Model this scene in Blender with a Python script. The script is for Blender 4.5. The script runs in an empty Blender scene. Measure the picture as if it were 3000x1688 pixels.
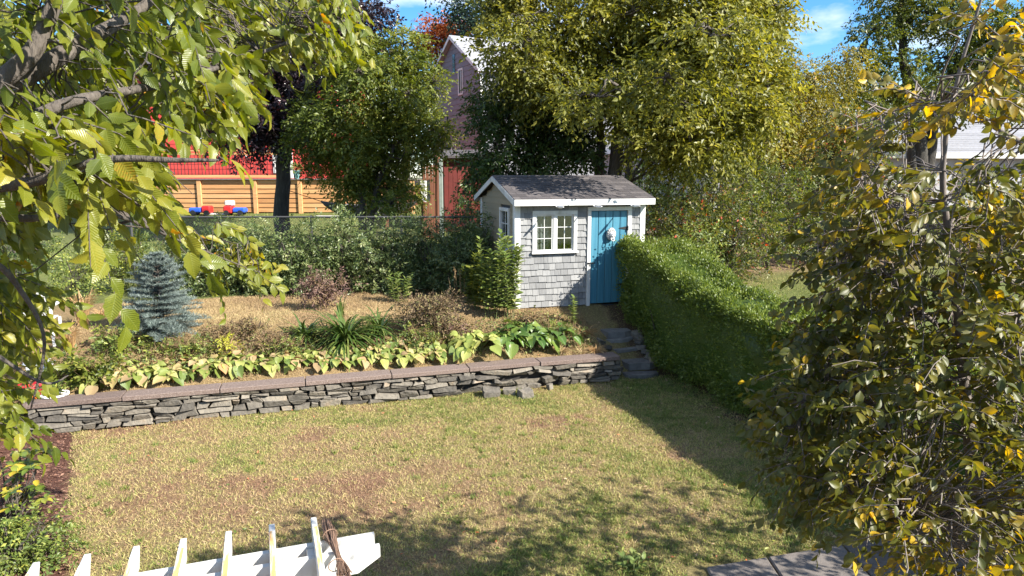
import bpy, math, random
import numpy as np
from mathutils import Vector, Matrix
R = math.radians
rng = np.random.default_rng(7)
random.seed(7)
sc = bpy.context.scene
col = sc.collection

# ------------------------------------------------------------------ camera
FPX, H, TH = 2000.0, 3.5, R(9.2)          # focal length in photo pixels, eye height, pitch down
cam_d = bpy.data.cameras.new('camera'); cam = bpy.data.objects.new('camera', cam_d); col.objects.link(cam)
cam.location = (0, 0, H); cam.rotation_euler = (R(90) - TH, 0, 0)
cam_d.sensor_width = 36; cam_d.lens = FPX / 3000 * 36; cam_d.clip_end = 2000; cam_d.clip_start = 0.05
sc.camera = cam
# ------------------------------------------------------------------ world, sun, exposure
SUN = Vector((1.248, -0.664, 1.0)).normalized()      # towards the sun
w = bpy.data.worlds.new('World'); sc.world = w; w.use_nodes = True
nt = w.node_tree; nt.nodes.clear()
def N(nt, t, **k):
    n = nt.nodes.new(t)
    for a, b in k.items(): setattr(n, a, b)
    return n
out = N(nt, 'ShaderNodeOutputWorld'); bg = N(nt, 'ShaderNodeBackground'); sky = N(nt, 'ShaderNodeTexSky', sky_type='NISHITA')
sky.sun_disc = False; sky.sun_elevation = math.asin(SUN.z); sky.sun_rotation = math.atan2(SUN.x, SUN.y)
sky.air_density = 1.0; sky.dust_density = 0.1; sky.ozone_density = 5.0; sky.altitude = 50
bg.inputs['Strength'].default_value = 0.088
tc = N(nt, 'ShaderNodeTexCoord'); mp = N(nt, 'ShaderNodeMapping'); mp.inputs['Scale'].default_value = (1, 1, 2.6)
nz = N(nt, 'ShaderNodeTexNoise'); nz.inputs['Scale'].default_value = 4.2; nz.inputs['Detail'].default_value = 6; nz.inputs['Roughness'].default_value = .55
cr = N(nt, 'ShaderNodeValToRGB'); cr.color_ramp.elements[0].position = .47; cr.color_ramp.elements[1].position = .66
mx = N(nt, 'ShaderNodeMix', data_type='RGBA'); mx.inputs['B'].default_value = (6.0, 6.2, 6.6, 1)
L = nt.links
L.new(tc.outputs['Generated'], mp.inputs['Vector']); L.new(mp.outputs['Vector'], nz.inputs['Vector']); L.new(nz.outputs['Fac'], cr.inputs['Fac'])
L.new(cr.outputs['Color'], mx.inputs['Factor']); hs_ = N(nt, 'ShaderNodeHueSaturation'); hs_.inputs['Saturation'].default_value = 1.25; L.new(sky.outputs['Color'], hs_.inputs['Color']); L.new(hs_.outputs[0], mx.inputs['A']); L.new(mx.outputs['Result'], bg.inputs['Color']); L.new(bg.outputs['Background'], out.inputs['Surface'])
sd = bpy.data.lights.new('sun', 'SUN'); sd.energy = 5.0; sd.angle = R(0.5); sd.color = (1, .95, .86)
sun = bpy.data.objects.new('sun', sd); col.objects.link(sun); sun.rotation_euler = SUN.to_track_quat('Z', 'Y').to_euler(); sun.location = (8, -5, 14)
sc.view_settings.view_transform = 'Standard'; sc.view_settings.look = 'None'; sc.view_settings.gamma = 1; sc.view_settings.use_curve_mapping = False
sc.view_settings.exposure = 1.5
sc.cycles.max_bounces = 6; sc.cycles.transparent_max_bounces = 8

# ------------------------------------------------------------------ geometry helpers
CT, ST = math.cos(TH), math.sin(TH)
def ray(px, py):
    v = py - 844.0; dy = FPX * CT - v * ST; dz = -FPX * ST - v * CT
    return (px - 1500.0) / dy, dz / dy
def P(px, py, d):
    a, b = ray(px, py); return np.array((a * d, d, H + b * d))
YAW = R(17); YC, YS = math.cos(YAW), math.sin(YAW); Y0 = 10.97
def uv_of(x, y): return x * YC + (y - Y0) * YS, -x * YS + (y - Y0) * YC
def xy_of(u, v): return u * YC - v * YS, Y0 + u * YS + v * YC
def sstep(a, b, x):
    t = np.clip((x - a) / (b - a), 0, 1); return t * t * (3 - 2 * t)
def lin(a, b, x): return np.clip((x - a) / (b - a), 0, 1)
def gz(x, y):
    x = np.asarray(x, float); y = np.asarray(y, float)
    u, v = uv_of(x, y)
    terr = np.where(v < .15, 0, .40 * lin(.15, .32, v)) + .55 * lin(.32, 2.1, v)
    steps = .95 * lin(.1, 2.1, v)
    slope = .95 * sstep(-3.5, 3.2, v)
    k1 = sstep(1.9, 2.05, u); k2 = sstep(2.9, 4.0, u); k0 = 1 - sstep(-7.6, -6.95, u)
    z = terr * (1 - k1) + steps * k1
    z = z * (1 - k2) + slope * k2
    z = z * (1 - k0) + slope * k0
    far = .072 * np.clip(y - 15.8, 0, 14.2) + .045 * np.clip(y - 30, 0, 30)
    near = -.85 * (1 - sstep(4.1, 5.3, y)) * (1 - sstep(1.2, 2.2, x))
    return z + far + near
def gz1(x, y): return float(gz(x, y))
def PG(px, py):
    a, b = ray(px, py); lo, hi = 2.0, 60.0
    ds = np.linspace(3, 60, 2400); zz = H + b * ds; g = gz(a * ds, ds)
    i = int(np.argmax(zz <= g)) if (zz <= g).any() else len(ds) - 1
    d = ds[i]; return np.array((a * d, d, gz1(a * d, d)))
_ng = {}
def vnoise(x, y, s, seed=0):
    if seed not in _ng: _ng[seed] = np.random.default_rng(100 + seed).random((128, 128))
    g = _ng[seed]; x = np.asarray(x) / s + 500.3; y = np.asarray(y) / s + 500.7
    i = np.floor(x).astype(int); j = np.floor(y).astype(int); fx = x - i; fy = y - j
    fx = fx * fx * (3 - 2 * fx); fy = fy * fy * (3 - 2 * fy); i %= 128; j %= 128; i1 = (i + 1) % 128; j1 = (j + 1) % 128
    return (g[i, j] * (1 - fx) + g[i1, j] * fx) * (1 - fy) + (g[i, j1] * (1 - fx) + g[i1, j1] * fx) * fy
def mk_mesh(name, V, Fs, attrs=None, smooth=False):
    V = np.asarray(V, np.float32).reshape(-1, 3)
    Fs = [np.asarray(f, np.int32) for f in Fs if len(f)]
    me = bpy.data.meshes.new(name); me.vertices.add(len(V)); me.vertices.foreach_set('co', V.ravel())
    tot = np.concatenate([np.full(len(f), f.shape[1], np.int32) for f in Fs]); lv = np.concatenate([f.ravel() for f in Fs])
    me.loops.add(len(lv)); me.loops.foreach_set('vertex_index', lv)
    me.polygons.add(len(tot)); st = np.zeros(len(tot), np.int32); st[1:] = np.cumsum(tot)[:-1]
    me.polygons.foreach_set('loop_start', st)
    me.polygons.foreach_set('use_smooth', np.full(len(tot), bool(smooth)))
    for k, a in (attrs or {}).items():
        a = np.asarray(a, np.float32)
        if a.ndim == 1: me.attributes.new(k, 'FLOAT', 'POINT').data.foreach_set('value', a)
        elif a.shape[1] == 3: me.attributes.new(k, 'FLOAT_VECTOR', 'POINT').data.foreach_set('vector', a.ravel())
        else: me.attributes.new(k, 'FLOAT_COLOR', 'POINT').data.foreach_set('color', a.ravel())
    me.update(calc_edges=True)
    return me
class G:
    """collects pieces into one mesh"""
    def __init__(s): s.V = []; s.F = {3: [], 4: []}; s.n = 0; s.A = []
    def add(s, V, F, rnd=None):
        V = np.asarray(V, float).reshape(-1, 3)
        for f in F:
            if len(f) in (3, 4): s.F[len(f)].append(tuple(i + s.n for i in f))
            else:
                for k in range(1, len(f) - 1): s.F[3].append((f[0] + s.n, f[k] + s.n, f[k + 1] + s.n))
        s.V.append(V); s.n += len(V); s.A.append(np.full(len(V), 0.5 if rnd is None else rnd)); return s
    def addnp(s, V, F, rnd=None):
        V = np.asarray(V).reshape(-1, 3); F = np.asarray(F)
        s.F[F.shape[1]].extend(map(tuple, F + s.n)); s.V.append(V); s.n += len(V)
        s.A.append(np.full(len(V), 0.5) if rnd is None else np.broadcast_to(rnd, (len(V),))); return s
    def box(s, x0, x1, y0, y1, z0, z1, rnd=None, bev=0):
        if bev:
            V, F = bevbox(x0, x1, y0, y1, z0, z1, bev); return s.add(V, F, rnd)
        V = [(x0, y0, z0), (x1, y0, z0), (x1, y1, z0), (x0, y1, z0), (x0, y0, z1), (x1, y0, z1), (x1, y1, z1), (x0, y1, z1)]
        return s.add(V, BOXF, rnd)
    def tube(s, pts, rad, n=6, rnd=None, cap=True):
        V, F = tube(pts, rad, n, cap); return s.add(V, F, rnd)
    def mesh(s, name='m', smooth=False):
        return mk_mesh(name, np.concatenate(s.V), [np.array(f) for f in s.F.values() if f], {'rnd': np.concatenate(s.A)}, smooth)
    def obj(s, name, mat, parent=None, smooth=False, **k): return ob(name, s.mesh(name, smooth), mat, parent, **k)
BOXF = [(0, 3, 2, 1), (4, 5, 6, 7), (0, 1, 5, 4), (1, 2, 6, 5), (2, 3, 7, 6), (3, 0, 4, 7)]
def bevbox(x0, x1, y0, y1, z0, z1, b):
    V = []
    for (a, k) in ((z0, b), (z0 + b, 0), (z1 - b, 0), (z1, b)):
        V += [(x0 + k, y0 + b, a), (x0 + b, y0 + k, a), (x1 - b, y0 + k, a), (x1 - k, y0 + b, a), (x1 - k, y1 - b, a), (x1 - b, y1 - k, a), (x0 + b, y1 - k, a), (x0 + k, y1 - b, a)]
    F = [tuple(range(7, -1, -1)), tuple(range(24, 32))]
    for r in range(3):
        for i in range(8): j = (i + 1) % 8; F.append((r * 8 + i, r * 8 + j, r * 8 + 8 + j, r * 8 + 8 + i))
    return V, F
def tube(pts, rad, n=6, cap=True):
    pts = np.asarray(pts, float); m = len(pts); rad = np.broadcast_to(np.asarray(rad, float), (m,)) if np.ndim(rad) == 0 else np.interp(np.linspace(0, 1, m), np.linspace(0, 1, len(rad)), rad)
    T = np.gradient(pts, axis=0); T /= np.linalg.norm(T, axis=1)[:, None] + 1e-9
    ref = np.array((0, 0, 1.)) if abs(T[0][2]) < .8 else np.array((1., 0, 0))
    V = []; a = np.linspace(0, 2 * np.pi, n, endpoint=False)
    for i in range(m):
        b = np.cross(T[i], ref); b /= np.linalg.norm(b) + 1e-9; c = np.cross(b, T[i]); ref = c
        V.append(pts[i] + rad[i] * (np.cos(a)[:, None] * b + np.sin(a)[:, None] * c))
    F = []
    for i in range(m - 1):
        for k in range(n): k2 = (k + 1) % n; F.append((i * n + k, i * n + k2, i * n + n + k2, i * n + n + k))
    if cap: F += [tuple(range(n - 1, -1, -1)), tuple(range((m - 1) * n, m * n))]
    return np.concatenate(V), F
def curve(p0, p1, sag=0., n=6, wob=0.):
    t = np.linspace(0, 1, n)[:, None]; p = np.asarray(p0) * (1 - t) + np.asarray(p1) * t
    p[:, 2] += (4 * t * (1 - t) * sag)[:, 0]
    if wob: p[1:-1] += rng.normal(0, wob, (n - 2, 3))
    return p
def smooth_path(pts, n=24):
    pts = np.asarray(pts, float); m = len(pts); t = np.linspace(0, m - 1, n); o = []
    for x in t:
        i = min(int(x), m - 2); f = x - i; p0 = pts[max(i - 1, 0)]; p1 = pts[i]; p2 = pts[i + 1]; p3 = pts[min(i + 2, m - 1)]
        o.append(.5 * ((2 * p1) + (-p0 + p2) * f + (2 * p0 - 5 * p1 + 4 * p2 - p3) * f * f + (-p0 + 3 * p1 - 3 * p2 + p3) * f ** 3))
    return np.array(o)
def ob(name, me, mat=None, parent=None, loc=None, rotz=None, kind=None):
    o = bpy.data.objects.new(name, me); col.objects.link(o)
    if mat is not None and me is not None and not me.materials: me.materials.append(mat)
    if parent is not None: o.parent = parent
    if loc is not None: o.location = loc
    if rotz is not None: o.rotation_euler = (0, 0, rotz)
    if kind: o['kind'] = kind
    return o
def tag(o, label, cat, group=None):
    o['label'] = label; o['category'] = cat
    if group: o['group'] = group
    return o
def thing(name, label, cat, loc=(0, 0, 0), rotz=0, group=None):
    o = ob(name, None, None, None, tuple(float(c) for c in loc), rotz); o.empty_display_size = .2
    return tag(o, label, cat, group)

# ------------------------------------------------------------------ materials
def new_mat(name):
    m = bpy.data.materials.new(name); m.use_nodes = True; nt = m.node_tree; nt.nodes.clear()
    o = N(nt, 'ShaderNodeOutputMaterial'); b = N(nt, 'ShaderNodeBsdfPrincipled'); nt.links.new(b.outputs[0], o.inputs[0])
    return m, nt, b, o
def ramp(nt, stops):
    r = N(nt, 'ShaderNodeValToRGB'); e = r.color_ramp.elements
    while len(e) < len(stops): e.new(.5)
    for k, (p, c) in enumerate(stops): e[k].position = p; e[k].color = (*c, 1)
    return r
def surf(name, stops, scale=8, rough=.75, bump=.2, bscale=None, stretch=(1, 1, 1), spec=.4, per_obj=0., detail=6, dist=.01, rndattr=False, metal=0):
    """noise-coloured solid; stops = colour ramp; per_obj shifts value per object"""
    m, nt, b, o = new_mat(name); L = nt.links
    tc = N(nt, 'ShaderNodeTexCoord'); mp = N(nt, 'ShaderNodeMapping'); mp.inputs['Scale'].default_value = stretch
    oi = N(nt, 'ShaderNodeObjectInfo'); ad = N(nt, 'ShaderNodeVectorMath', operation='MULTIPLY_ADD')
    ad.inputs[1].default_value = (17, 31, 23); L.new(oi.outputs['Random'], ad.inputs[0]); L.new(tc.outputs['Object'], ad.inputs[2]); L.new(ad.outputs[0], mp.inputs[0])
    nz = N(nt, 'ShaderNodeTexNoise'); nz.inputs['Scale'].default_value = scale; nz.inputs['Detail'].default_value = detail; nz.inputs['Roughness'].default_value = .65
    L.new(mp.outputs[0], nz.inputs['Vector']); rp = ramp(nt, stops)
    ma = N(nt, 'ShaderNodeMath', operation='MULTIPLY_ADD'); ma.inputs[1].default_value = per_obj; sb = N(nt, 'ShaderNodeMath', operation='SUBTRACT'); sb.inputs[1].default_value = .5
    if rndattr:
        at = N(nt, 'ShaderNodeAttribute', attribute_name='rnd'); L.new(at.outputs['Fac'], sb.inputs[0])
    else: L.new(oi.outputs['Random'], sb.inputs[0])
    L.new(sb.outputs[0], ma.inputs[0]); L.new(nz.outputs['Fac'], ma.inputs[2]); L.new(ma.outputs[0], rp.inputs[0]); L.new(rp.outputs[0], b.inputs['Base Color'])
    b.inputs['Roughness'].default_value = rough; b.inputs['Specular IOR Level'].default_value = spec; b.inputs['Metallic'].default_value = metal
    if bump:
        n2 = N(nt, 'ShaderNodeTexNoise'); n2.inputs['Scale'].default_value = bscale or scale * 4; n2.inputs['Detail'].default_value = 5; L.new(mp.outputs[0], n2.inputs['Vector'])
        bp = N(nt, 'ShaderNodeBump'); bp.inputs['Strength'].default_value = bump; bp.inputs['Distance'].default_value = dist; L.new(n2.outputs['Fac'], bp.inputs['Height']); L.new(bp.outputs[0], b.inputs['Normal'])
    return m
def leaf_mat(name, stops, rough=.42, transl=.32, vein=0., spec=.5, tcol=1.5):
    m, nt, b, o = new_mat(name); L = nt.links
    at = N(nt, 'ShaderNodeAttribute', attribute_name='rnd'); rp = ramp(nt, stops); L.new(at.outputs['Fac'], rp.inputs[0])
    c = rp.outputs[0]
    if vein:
        tcn = N(nt, 'ShaderNodeTexCoord'); nzl = N(nt, 'ShaderNodeTexNoise'); nzl.inputs['Scale'].default_value = 22; nzl.inputs['Detail'].default_value = 5; L.new(tcn.outputs['Object'], nzl.inputs['Vector'])
        ml = N(nt, 'ShaderNodeMath', operation='MULTIPLY_ADD'); ml.inputs[1].default_value = .55; ml.inputs[2].default_value = -.27; L.new(nzl.outputs['Fac'], ml.inputs[0])
        al = N(nt, 'ShaderNodeMath', operation='ADD', use_clamp=True); L.new(at.outputs['Fac'], al.inputs[0]); L.new(ml.outputs[0], al.inputs[1]); mnl = N(nt, 'ShaderNodeMath', operation='MINIMUM'); mnl.inputs[1].default_value = 1.; L.new(al.outputs[0], mnl.inputs[0]); L.new(mnl.outputs[0], rp.inputs[0])
    if vein:
        a2 = N(nt, 'ShaderNodeAttribute', attribute_name='luv'); sp = N(nt, 'ShaderNodeSeparateXYZ'); L.new(a2.outputs['Vector'], sp.inputs[0])
        ab = N(nt, 'ShaderNodeMath', operation='ABSOLUTE'); L.new(sp.outputs[0], ab.inputs[0])
        m1 = N(nt, 'ShaderNodeMath', operation='MULTIPLY_ADD'); L.new(ab.outputs[0], m1.inputs[0]); m1.inputs[1].default_value = -.75; L.new(sp.outputs[1], m1.inputs[2])
        m2 = N(nt, 'ShaderNodeMath', operation='MULTIPLY'); L.new(m1.outputs[0], m2.inputs[0]); m2.inputs[1].default_value = 75
        sn = N(nt, 'ShaderNodeMath', operation='SINE'); L.new(m2.outputs[0], sn.inputs[0])
        bp = N(nt, 'ShaderNodeBump'); bp.inputs['Strength'].default_value = vein; bp.inputs['Distance'].default_value = .006; L.new(sn.outputs[0], bp.inputs['Height']); L.new(bp.outputs[0], b.inputs['Normal'])
        mr = N(nt, 'ShaderNodeMath', operation='LESS_THAN'); L.new(ab.outputs[0], mr.inputs[0]); mr.inputs[1].default_value = .010
        mm = N(nt, 'ShaderNodeMix', data_type='RGBA'); mm.inputs['B'].default_value = (.35, .38, .12, 1); mf = N(nt, 'ShaderNodeMath', operation='MULTIPLY'); mf.inputs[1].default_value = min(1, vein * .9); L.new(mr.outputs[0], mf.inputs[0]); L.new(mf.outputs[0], mm.inputs['Factor']); L.new(c, mm.inputs['A']); c = mm.outputs['Result']
    L.new(c, b.inputs['Base Color']); b.inputs['Roughness'].default_value = rough; b.inputs['Specular IOR Level'].default_value = spec
    if transl:
        t = N(nt, 'ShaderNodeBsdfTranslucent'); hs = N(nt, 'ShaderNodeHueSaturation'); hs.inputs['Value'].default_value = tcol; hs.inputs['Saturation'].default_value = 1.1; hs.inputs['Hue'].default_value = .49
        L.new(c, hs.inputs['Color']); L.new(hs.outputs[0], t.inputs[0]); ms = N(nt, 'ShaderNodeMixShader'); ms.inputs[0].default_value = transl
        L.new(b.outputs[0], ms.inputs[1]); L.new(t.outputs[0], ms.inputs[2]); L.new(ms.outputs[0], o.inputs[0])
    return m
def plain(name, c, rough=.6, spec=.4, metal=0): return surf(name, [(0, tuple(x * .85 for x in c)), (1, tuple(min(1, x * 1.12) for x in c))], 6, rough, .08, spec=spec, metal=metal)

M = {}
M['white'] = surf('white_paint', [(.3, (.38, .36, .32)), (.42, (.52, .51, .48)), (.6, (.6, .6, .58))], 5, .5, .1, stretch=(1, 1, .3))
M['shingle'] = surf('grey_shingle', [(.1, (.14, .14, .14)), (.5, (.2, .2, .198)), (.9, (.28, .278, .27))], 14, .8, .35, 40, (3, 1, .35), per_obj=.55)
M['clap'] = surf('tan_clapboard', [(.2, (.2, .165, .105)), (.8, (.27, .225, .15))], 5, .75, .15, stretch=(1, .25, 2), per_obj=.3)
M['roof'] = surf('roof_shingle', [(.1, (.04, .035, .036)), (.5, (.075, .066, .066)), (.9, (.12, .105, .1))], 30, .9, .5, 160, per_obj=.5)
M['blue'] = surf('blue_paint', [(.2, (.03, .125, .19)), (.5, (.045, .175, .25)), (.85, (.085, .24, .31))], 4, .45, .2, 30, (6, 1, .3), per_obj=.25)
M['iron'] = plain('black_iron', (.02, .02, .022), .45)
M['darkwood'] = plain('dark_board', (.05, .05, .05), .9)
M['stone'] = surf('slate_stone', [(.0, (.04, .036, .031)), (.3, (.09, .08, .066)), (.55, (.15, .132, .106)), (.75, (.2, .175, .138)), (1, (.27, .2, .135))], 7, .8, .9, 22, per_obj=.65, dist=.02)
M['gap'] = plain('wall_earth', (.03, .027, .024), .95)
M['cap'] = surf('red_aggregate', [(.25, (.055, .04, .033)), (.45, (.13, .093, .077)), (.6, (.185, .137, .115)), (.8, (.36, .3, .26))], 70, .85, .5, 160, per_obj=.12)
M['flag'] = surf('flagstone', [(.2, (.09, .085, .08)), (.6, (.17, .165, .155)), (.9, (.26, .25, .23))], 9, .8, .5, 40, per_obj=.4)
M['pave'] = surf('paving', [(.2, (.075, .062, .052)), (.7, (.15, .13, .115))], 14, .85, .4, 80, per_obj=.25)  # paving colour darkened to carry dappled tree shade
M['lion'] = surf('lion_paint', [(.3, (.5, .48, .46)), (.6, (.8, .79, .77))], 12, .6, .2)
M['cedar'] = surf('cedar_board', [(.2, (.36, .17, .065)), (.5, (.5, .26, .105)), (.85, (.6, .35, .16))], 3, .65, .15, stretch=(.3, 1, 4), per_obj=.4)
M['brown'] = surf('brown_timber', [(.2, (.12, .045, .025)), (.8, (.26, .105, .055))], 4, .75, .3, stretch=(3, 3, .3), per_obj=.3)
M['red'] = surf('red_siding', [(.3, (.40, .035, .03)), (.7, (.52, .06, .045))], 3, .6, .1, per_obj=.2)
M['dred'] = surf('shaded_barn_red', [(.3, (.10, .016, .012)), (.7, (.16, .025, .018))], 3, .7, .1, per_obj=.2)  # barn red lowered so the shade over the outbuilding sits in the colour
M['grey'] = surf('grey_siding', [(.3, (.155, .155, .17)), (.7, (.19, .19, .205))], 1.5, .75, .06, per_obj=.15)
M['wsiding'] = surf('white_siding', [(.3, (.30, .30, .31)), (.7, (.38, .38, .39))], 2, .7, .06, per_obj=.1)
M['wroof'] = surf('pale_roof', [(.2, (.19, .19, .205)), (.8, (.31, .31, .33))], 6, .8, .2, per_obj=.35)
M['pane'], nt_, b_, o_ = new_mat('window_pane')
b_.inputs['Base Color'].default_value = (.02, .025, .03, 1); b_.inputs['Roughness'].default_value = .06; b_.inputs['Specular IOR Level'].default_value = .8
def glass():
    m, nt, b, o = new_mat('clear_glass'); t = N(nt, 'ShaderNodeBsdfTransparent'); g = N(nt, 'ShaderNodeBsdfGlossy'); g.inputs['Roughness'].default_value = .03; t.inputs[0].default_value = (.86, .9, .9, 1)
    ms = N(nt, 'ShaderNodeMixShader'); ms.inputs[0].default_value = .16
    nt.links.new(t.outputs[0], ms.inputs[1]); nt.links.new(g.outputs[0], ms.inputs[2]); nt.links.new(ms.outputs[0], o.inputs[0]); return m
M['glass'] = glass()
M['cloth'] = surf('curtain_cloth', [(.3, (.16, .16, .155)), (.7, (.27, .265, .255))], 6, .9, .1)
M['hammock'] = surf('hammock_cloth', [(.3, (.10, .10, .12)), (.7, (.17, .165, .19))], 4, .7, .3, stretch=(.4, 4, 4))
M['blueplastic'] = plain('blue_plastic', (.02, .09, .5), .35, .6)
M['redplastic'] = plain('red_plastic', (.55, .02, .02), .35, .6)
M['teal'] = plain('teal_glaze', (.12, .25, .26), .4)
M['palegreen'] = surf('flaking_green', [(.3, (.16, .2, .17)), (.7, (.3, .34, .31))], 3, .7, .2)
M['galv'] = plain('dull_steel', (.06, .06, .06), .6, .3, 0)
M['bark'] = surf('bark', [(.2, (.045, .037, .03)), (.55, (.1, .083, .068)), (.85, (.19, .165, .14))], 8, .9, 1., 18, (3, 3, .6), dist=.03)
M['barkpale'] = surf('pale_bark', [(.2, (.09, .072, .06)), (.55, (.155, .128, .11)), (.85, (.24, .21, .185))], 14, .8, .4, 40, (2, 2, .7))
M['barkdark'] = surf('dark_bark', [(.2, (.016, .014, .012)), (.55, (.05, .045, .037)), (.75, (.10, .10, .08)), (.9, (.2, .2, .17))], 6, .95, 1., 14, (3, 3, .5), dist=.04)
M['twig'] = surf('vine_twig', [(.2, (.1, .055, .035)), (.8, (.3, .19, .13))], 40, .8, .3)
M['peel'] = surf('weathered_paint', [(.40, (.78, .78, .76)), (.47, (.70, .60, .45)), (.54, (.62, .36, .15)), (.8, (.55, .29, .11))], 2.2, .7, .3, 40, (9, .8, 3))
M['stem'] = plain('green_stem', (.12, .15, .05), .7)
M['drystem'] = plain('dry_stem', (.27, .18, .09), .8)
def LM(k, *a, **kw): M[k] = leaf_mat(k, *a, **kw)
LM('elm', [(0, (.05, .075, .009)), (.35, (.12, .15, .014)), (.7, (.215, .22, .022)), (.96, (.32, .27, .035)), (.985, (.36, .27, .03)), (1, (.48, .22, .03))], .36, .45, .26, .55, 1.6)
LM('magnolia', [(0, (.04, .055, .010)), (.4, (.095, .10, .016)), (.7, (.16, .14, .02)), (.86, (.27, .19, .022)), (.95, (.45, .29, .025)), (1, (.55, .37, .03))], .4, .42, .12, .5, 1.6)
LM('privet', [(0, (.045, .08, .014)), (.5, (.12, .165, .026)), (1, (.24, .28, .05))], .42, .38, 0, .5)
LM('mid', [(0, (.04, .062, .011)), (.45, (.11, .14, .02)), (.8, (.2, .22, .035)), (1, (.31, .29, .06))], .45, .42, 0, .45)
LM('central', [(0, (.055, .065, .011)), (.4, (.155, .16, .023)), (.8, (.28, .265, .04)), (1, (.4, .36, .08))], .45, .45, 0, .45)
LM('darkgreen', [(0, (.022, .045, .012)), (.5, (.062, .105, .024)), (1, (.14, .185, .045))], .42, .34, 0, .5)
LM('purple', [(0, (.010, .007, .010)), (.5, (.022, .012, .016)), (.9, (.05, .026, .028)), (1, (.11, .04, .03))], .35, .15, 0, .6)
LM('yellowgreen', [(0, (.12, .115, .015)), (.5, (.24, .21, .03)), (.93, (.36, .29, .05)), (1, (.45, .2, .04))], .5, .42)
LM('orange', [(0, (.22, .07, .02)), (.5, (.42, .12, .03)), (1, (.55, .2, .045))], .5, .3)
LM('mixed', [(0, (.035, .065, .014)), (.5, (.11, .13, .024)), (.85, (.22, .2, .04)), (.95, (.34, .17, .04)), (1, (.42, .09, .04))], .45, .38)
LM('oak', [(0, (.035, .055, .010)), (.5, (.105, .13, .018)), (.85, (.2, .21, .03)), (1, (.33, .27, .04))], .45, .4, 0, .5)
LM('needle', [(0, (.06, .085, .075)), (.5, (.13, .165, .145)), (1, (.24, .28, .25))], .5, .1)
LM('conifer', [(0, (.012, .03, .016)), (1, (.04, .075, .035))], .5, .1)
LM('hostay', [(0, (.1, .15, .03)), (.35, (.21, .25, .05)), (.75, (.36, .37, .10)), (.95, (.42, .36, .16)), (1, (.42, .24, .1))], .42, .26, .35)
LM('hostag', [(0, (.045, .1, .018)), (.6, (.1, .165, .028)), (1, (.2, .25, .05))], .3, .2, .35, .6)
LM('hostalime', [(0, (.17, .23, .05)), (.6, (.30, .34, .08)), (1, (.42, .42, .13))], .4, .28, .35)
LM('hostadry', [(0, (.25, .17, .08)), (.6, (.36, .26, .13)), (1, (.4, .2, .08))], .7, .2, .2)
LM('strap', [(0, (.035, .07, .014)), (.6, (.075, .12, .022)), (1, (.17, .2, .05))], .35, .22, 0, .6)
LM('goldenrod', [(0, (.09, .14, .03)), (.6, (.16, .21, .05)), (1, (.3, .31, .1))], .45, .28)
LM('drybush', [(0, (.07, .045, .025)), (.5, (.17, .115, .06)), (.8, (.2, .17, .06)), (1, (.12, .15, .04))], .8, .15)
LM('dryred', [(0, (.07, .035, .03)), (.6, (.17, .1, .075)), (1, (.28, .2, .13))], .8, .15)
LM('reed', [(0, (.33, .2, .08)), (.6, (.48, .31, .14)), (1, (.55, .42, .22))], .7, .2)
LM('rhodo', [(0, (.06, .11, .015)), (.45, (.15, .2, .03)), (.85, (.32, .32, .05)), (1, (.5, .34, .03))], .35, .28, .15, .6)
LM('weed', [(0, (.07, .11, .02)), (.6, (.16, .2, .04)), (1, (.36, .37, .07))], .5, .3)
LM('yellow', [(0, (.3, .3, .03)), (1, (.5, .46, .06))], .5, .3)
LM('grass', [(0, (.29, .175, .105)), (.12, (.36, .25, .14)), (.3, (.45, .355, .165)), (.55, (.35, .325, .11)), (.75, (.23, .25, .065)), (1, (.1, .165, .03))], .6, .25, 0, .3)
LM('straw', [(0, (.27, .18, .1)), (.5, (.46, .34, .175)), (.85, (.42, .36, .17)), (1, (.25, .25, .08))], .7, .2, 0, .3)
LM('redpetal', [(0, (.35, .01, .015)), (1, (.5, .03, .03))], .5, .2)
LM('orangepetal', [(0, (.6, .10, .01)), (1, (.7, .22, .02))], .5, .25)
LM('whitepetal', [(0, (.65, .65, .68)), (1, (.8, .8, .8))], .5, .25)
LM('mulch', [(0, (.07, .03, .02)), (.6, (.14, .065, .04)), (1, (.22, .12, .08))], .85, 0)
LM('litter', [(0, (.3, .2, .1)), (.7, (.42, .3, .18)), (1, (.5, .12, .04))], .7, .1)
LM('bedmix', [(0, (.09, .05, .025)), (.3, (.2, .15, .07)), (.55, (.1, .13, .03)), (.85, (.17, .2, .05)), (1, (.3, .28, .08))], .6, .25)
LM('fenceshrub', [(0, (.04, .07, .02)), (.45, (.105, .145, .042)), (.8, (.2, .235, .085)), (1, (.33, .35, .16))], .42, .36, 0, .55)
M['lionmane'] = surf('lion_mane', [(.3, (.2, .19, .185)), (.6, (.5, .49, .47))], 25, .6, .3)
# ------------------------------------------------------------------ leaves
def _tmpl(stations, across, curl=.15, fold=.12, serr=0.):
    """stations: [(v, halfwidth)], across: odd number of points; unit length along +y, normal +z"""
    V = []; U = []; F = []; ns = len(stations)
    for i, (v, hw) in enumerate(stations):
        for k in range(across):
            s = (k / (across - 1) - .5) * 2
            e = serr * (1 if i % 2 else -1) * hw if abs(s) == 1 and 0 < i < ns - 1 else 0
            V.append((s * (hw + e), v, fold * abs(s) * hw * 2 - curl * v * v)); U.append((s * hw, v, 0))
    for i in range(ns - 1):
        for k in range(across - 1): a = i * across + k; F.append((a, a + 1, a + across + 1, a + across))
    return np.array(V), np.array(F), np.array(U)
TP = {}
TP['lo'] = (np.array([(0, 0, 0), (.25, .45, .07), (0, 1, -.06), (-.25, .45, .07)]), np.array([(0, 1, 2), (0, 2, 3)]), np.zeros((4, 3)))
TP['needle'] = (np.array([(-.07, 0, 0), (.07, 0, 0), (0, 1, 0)]), np.array([(0, 1, 2)]), np.zeros((3, 3)))
TP['blade'] = TP['needle']
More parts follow.
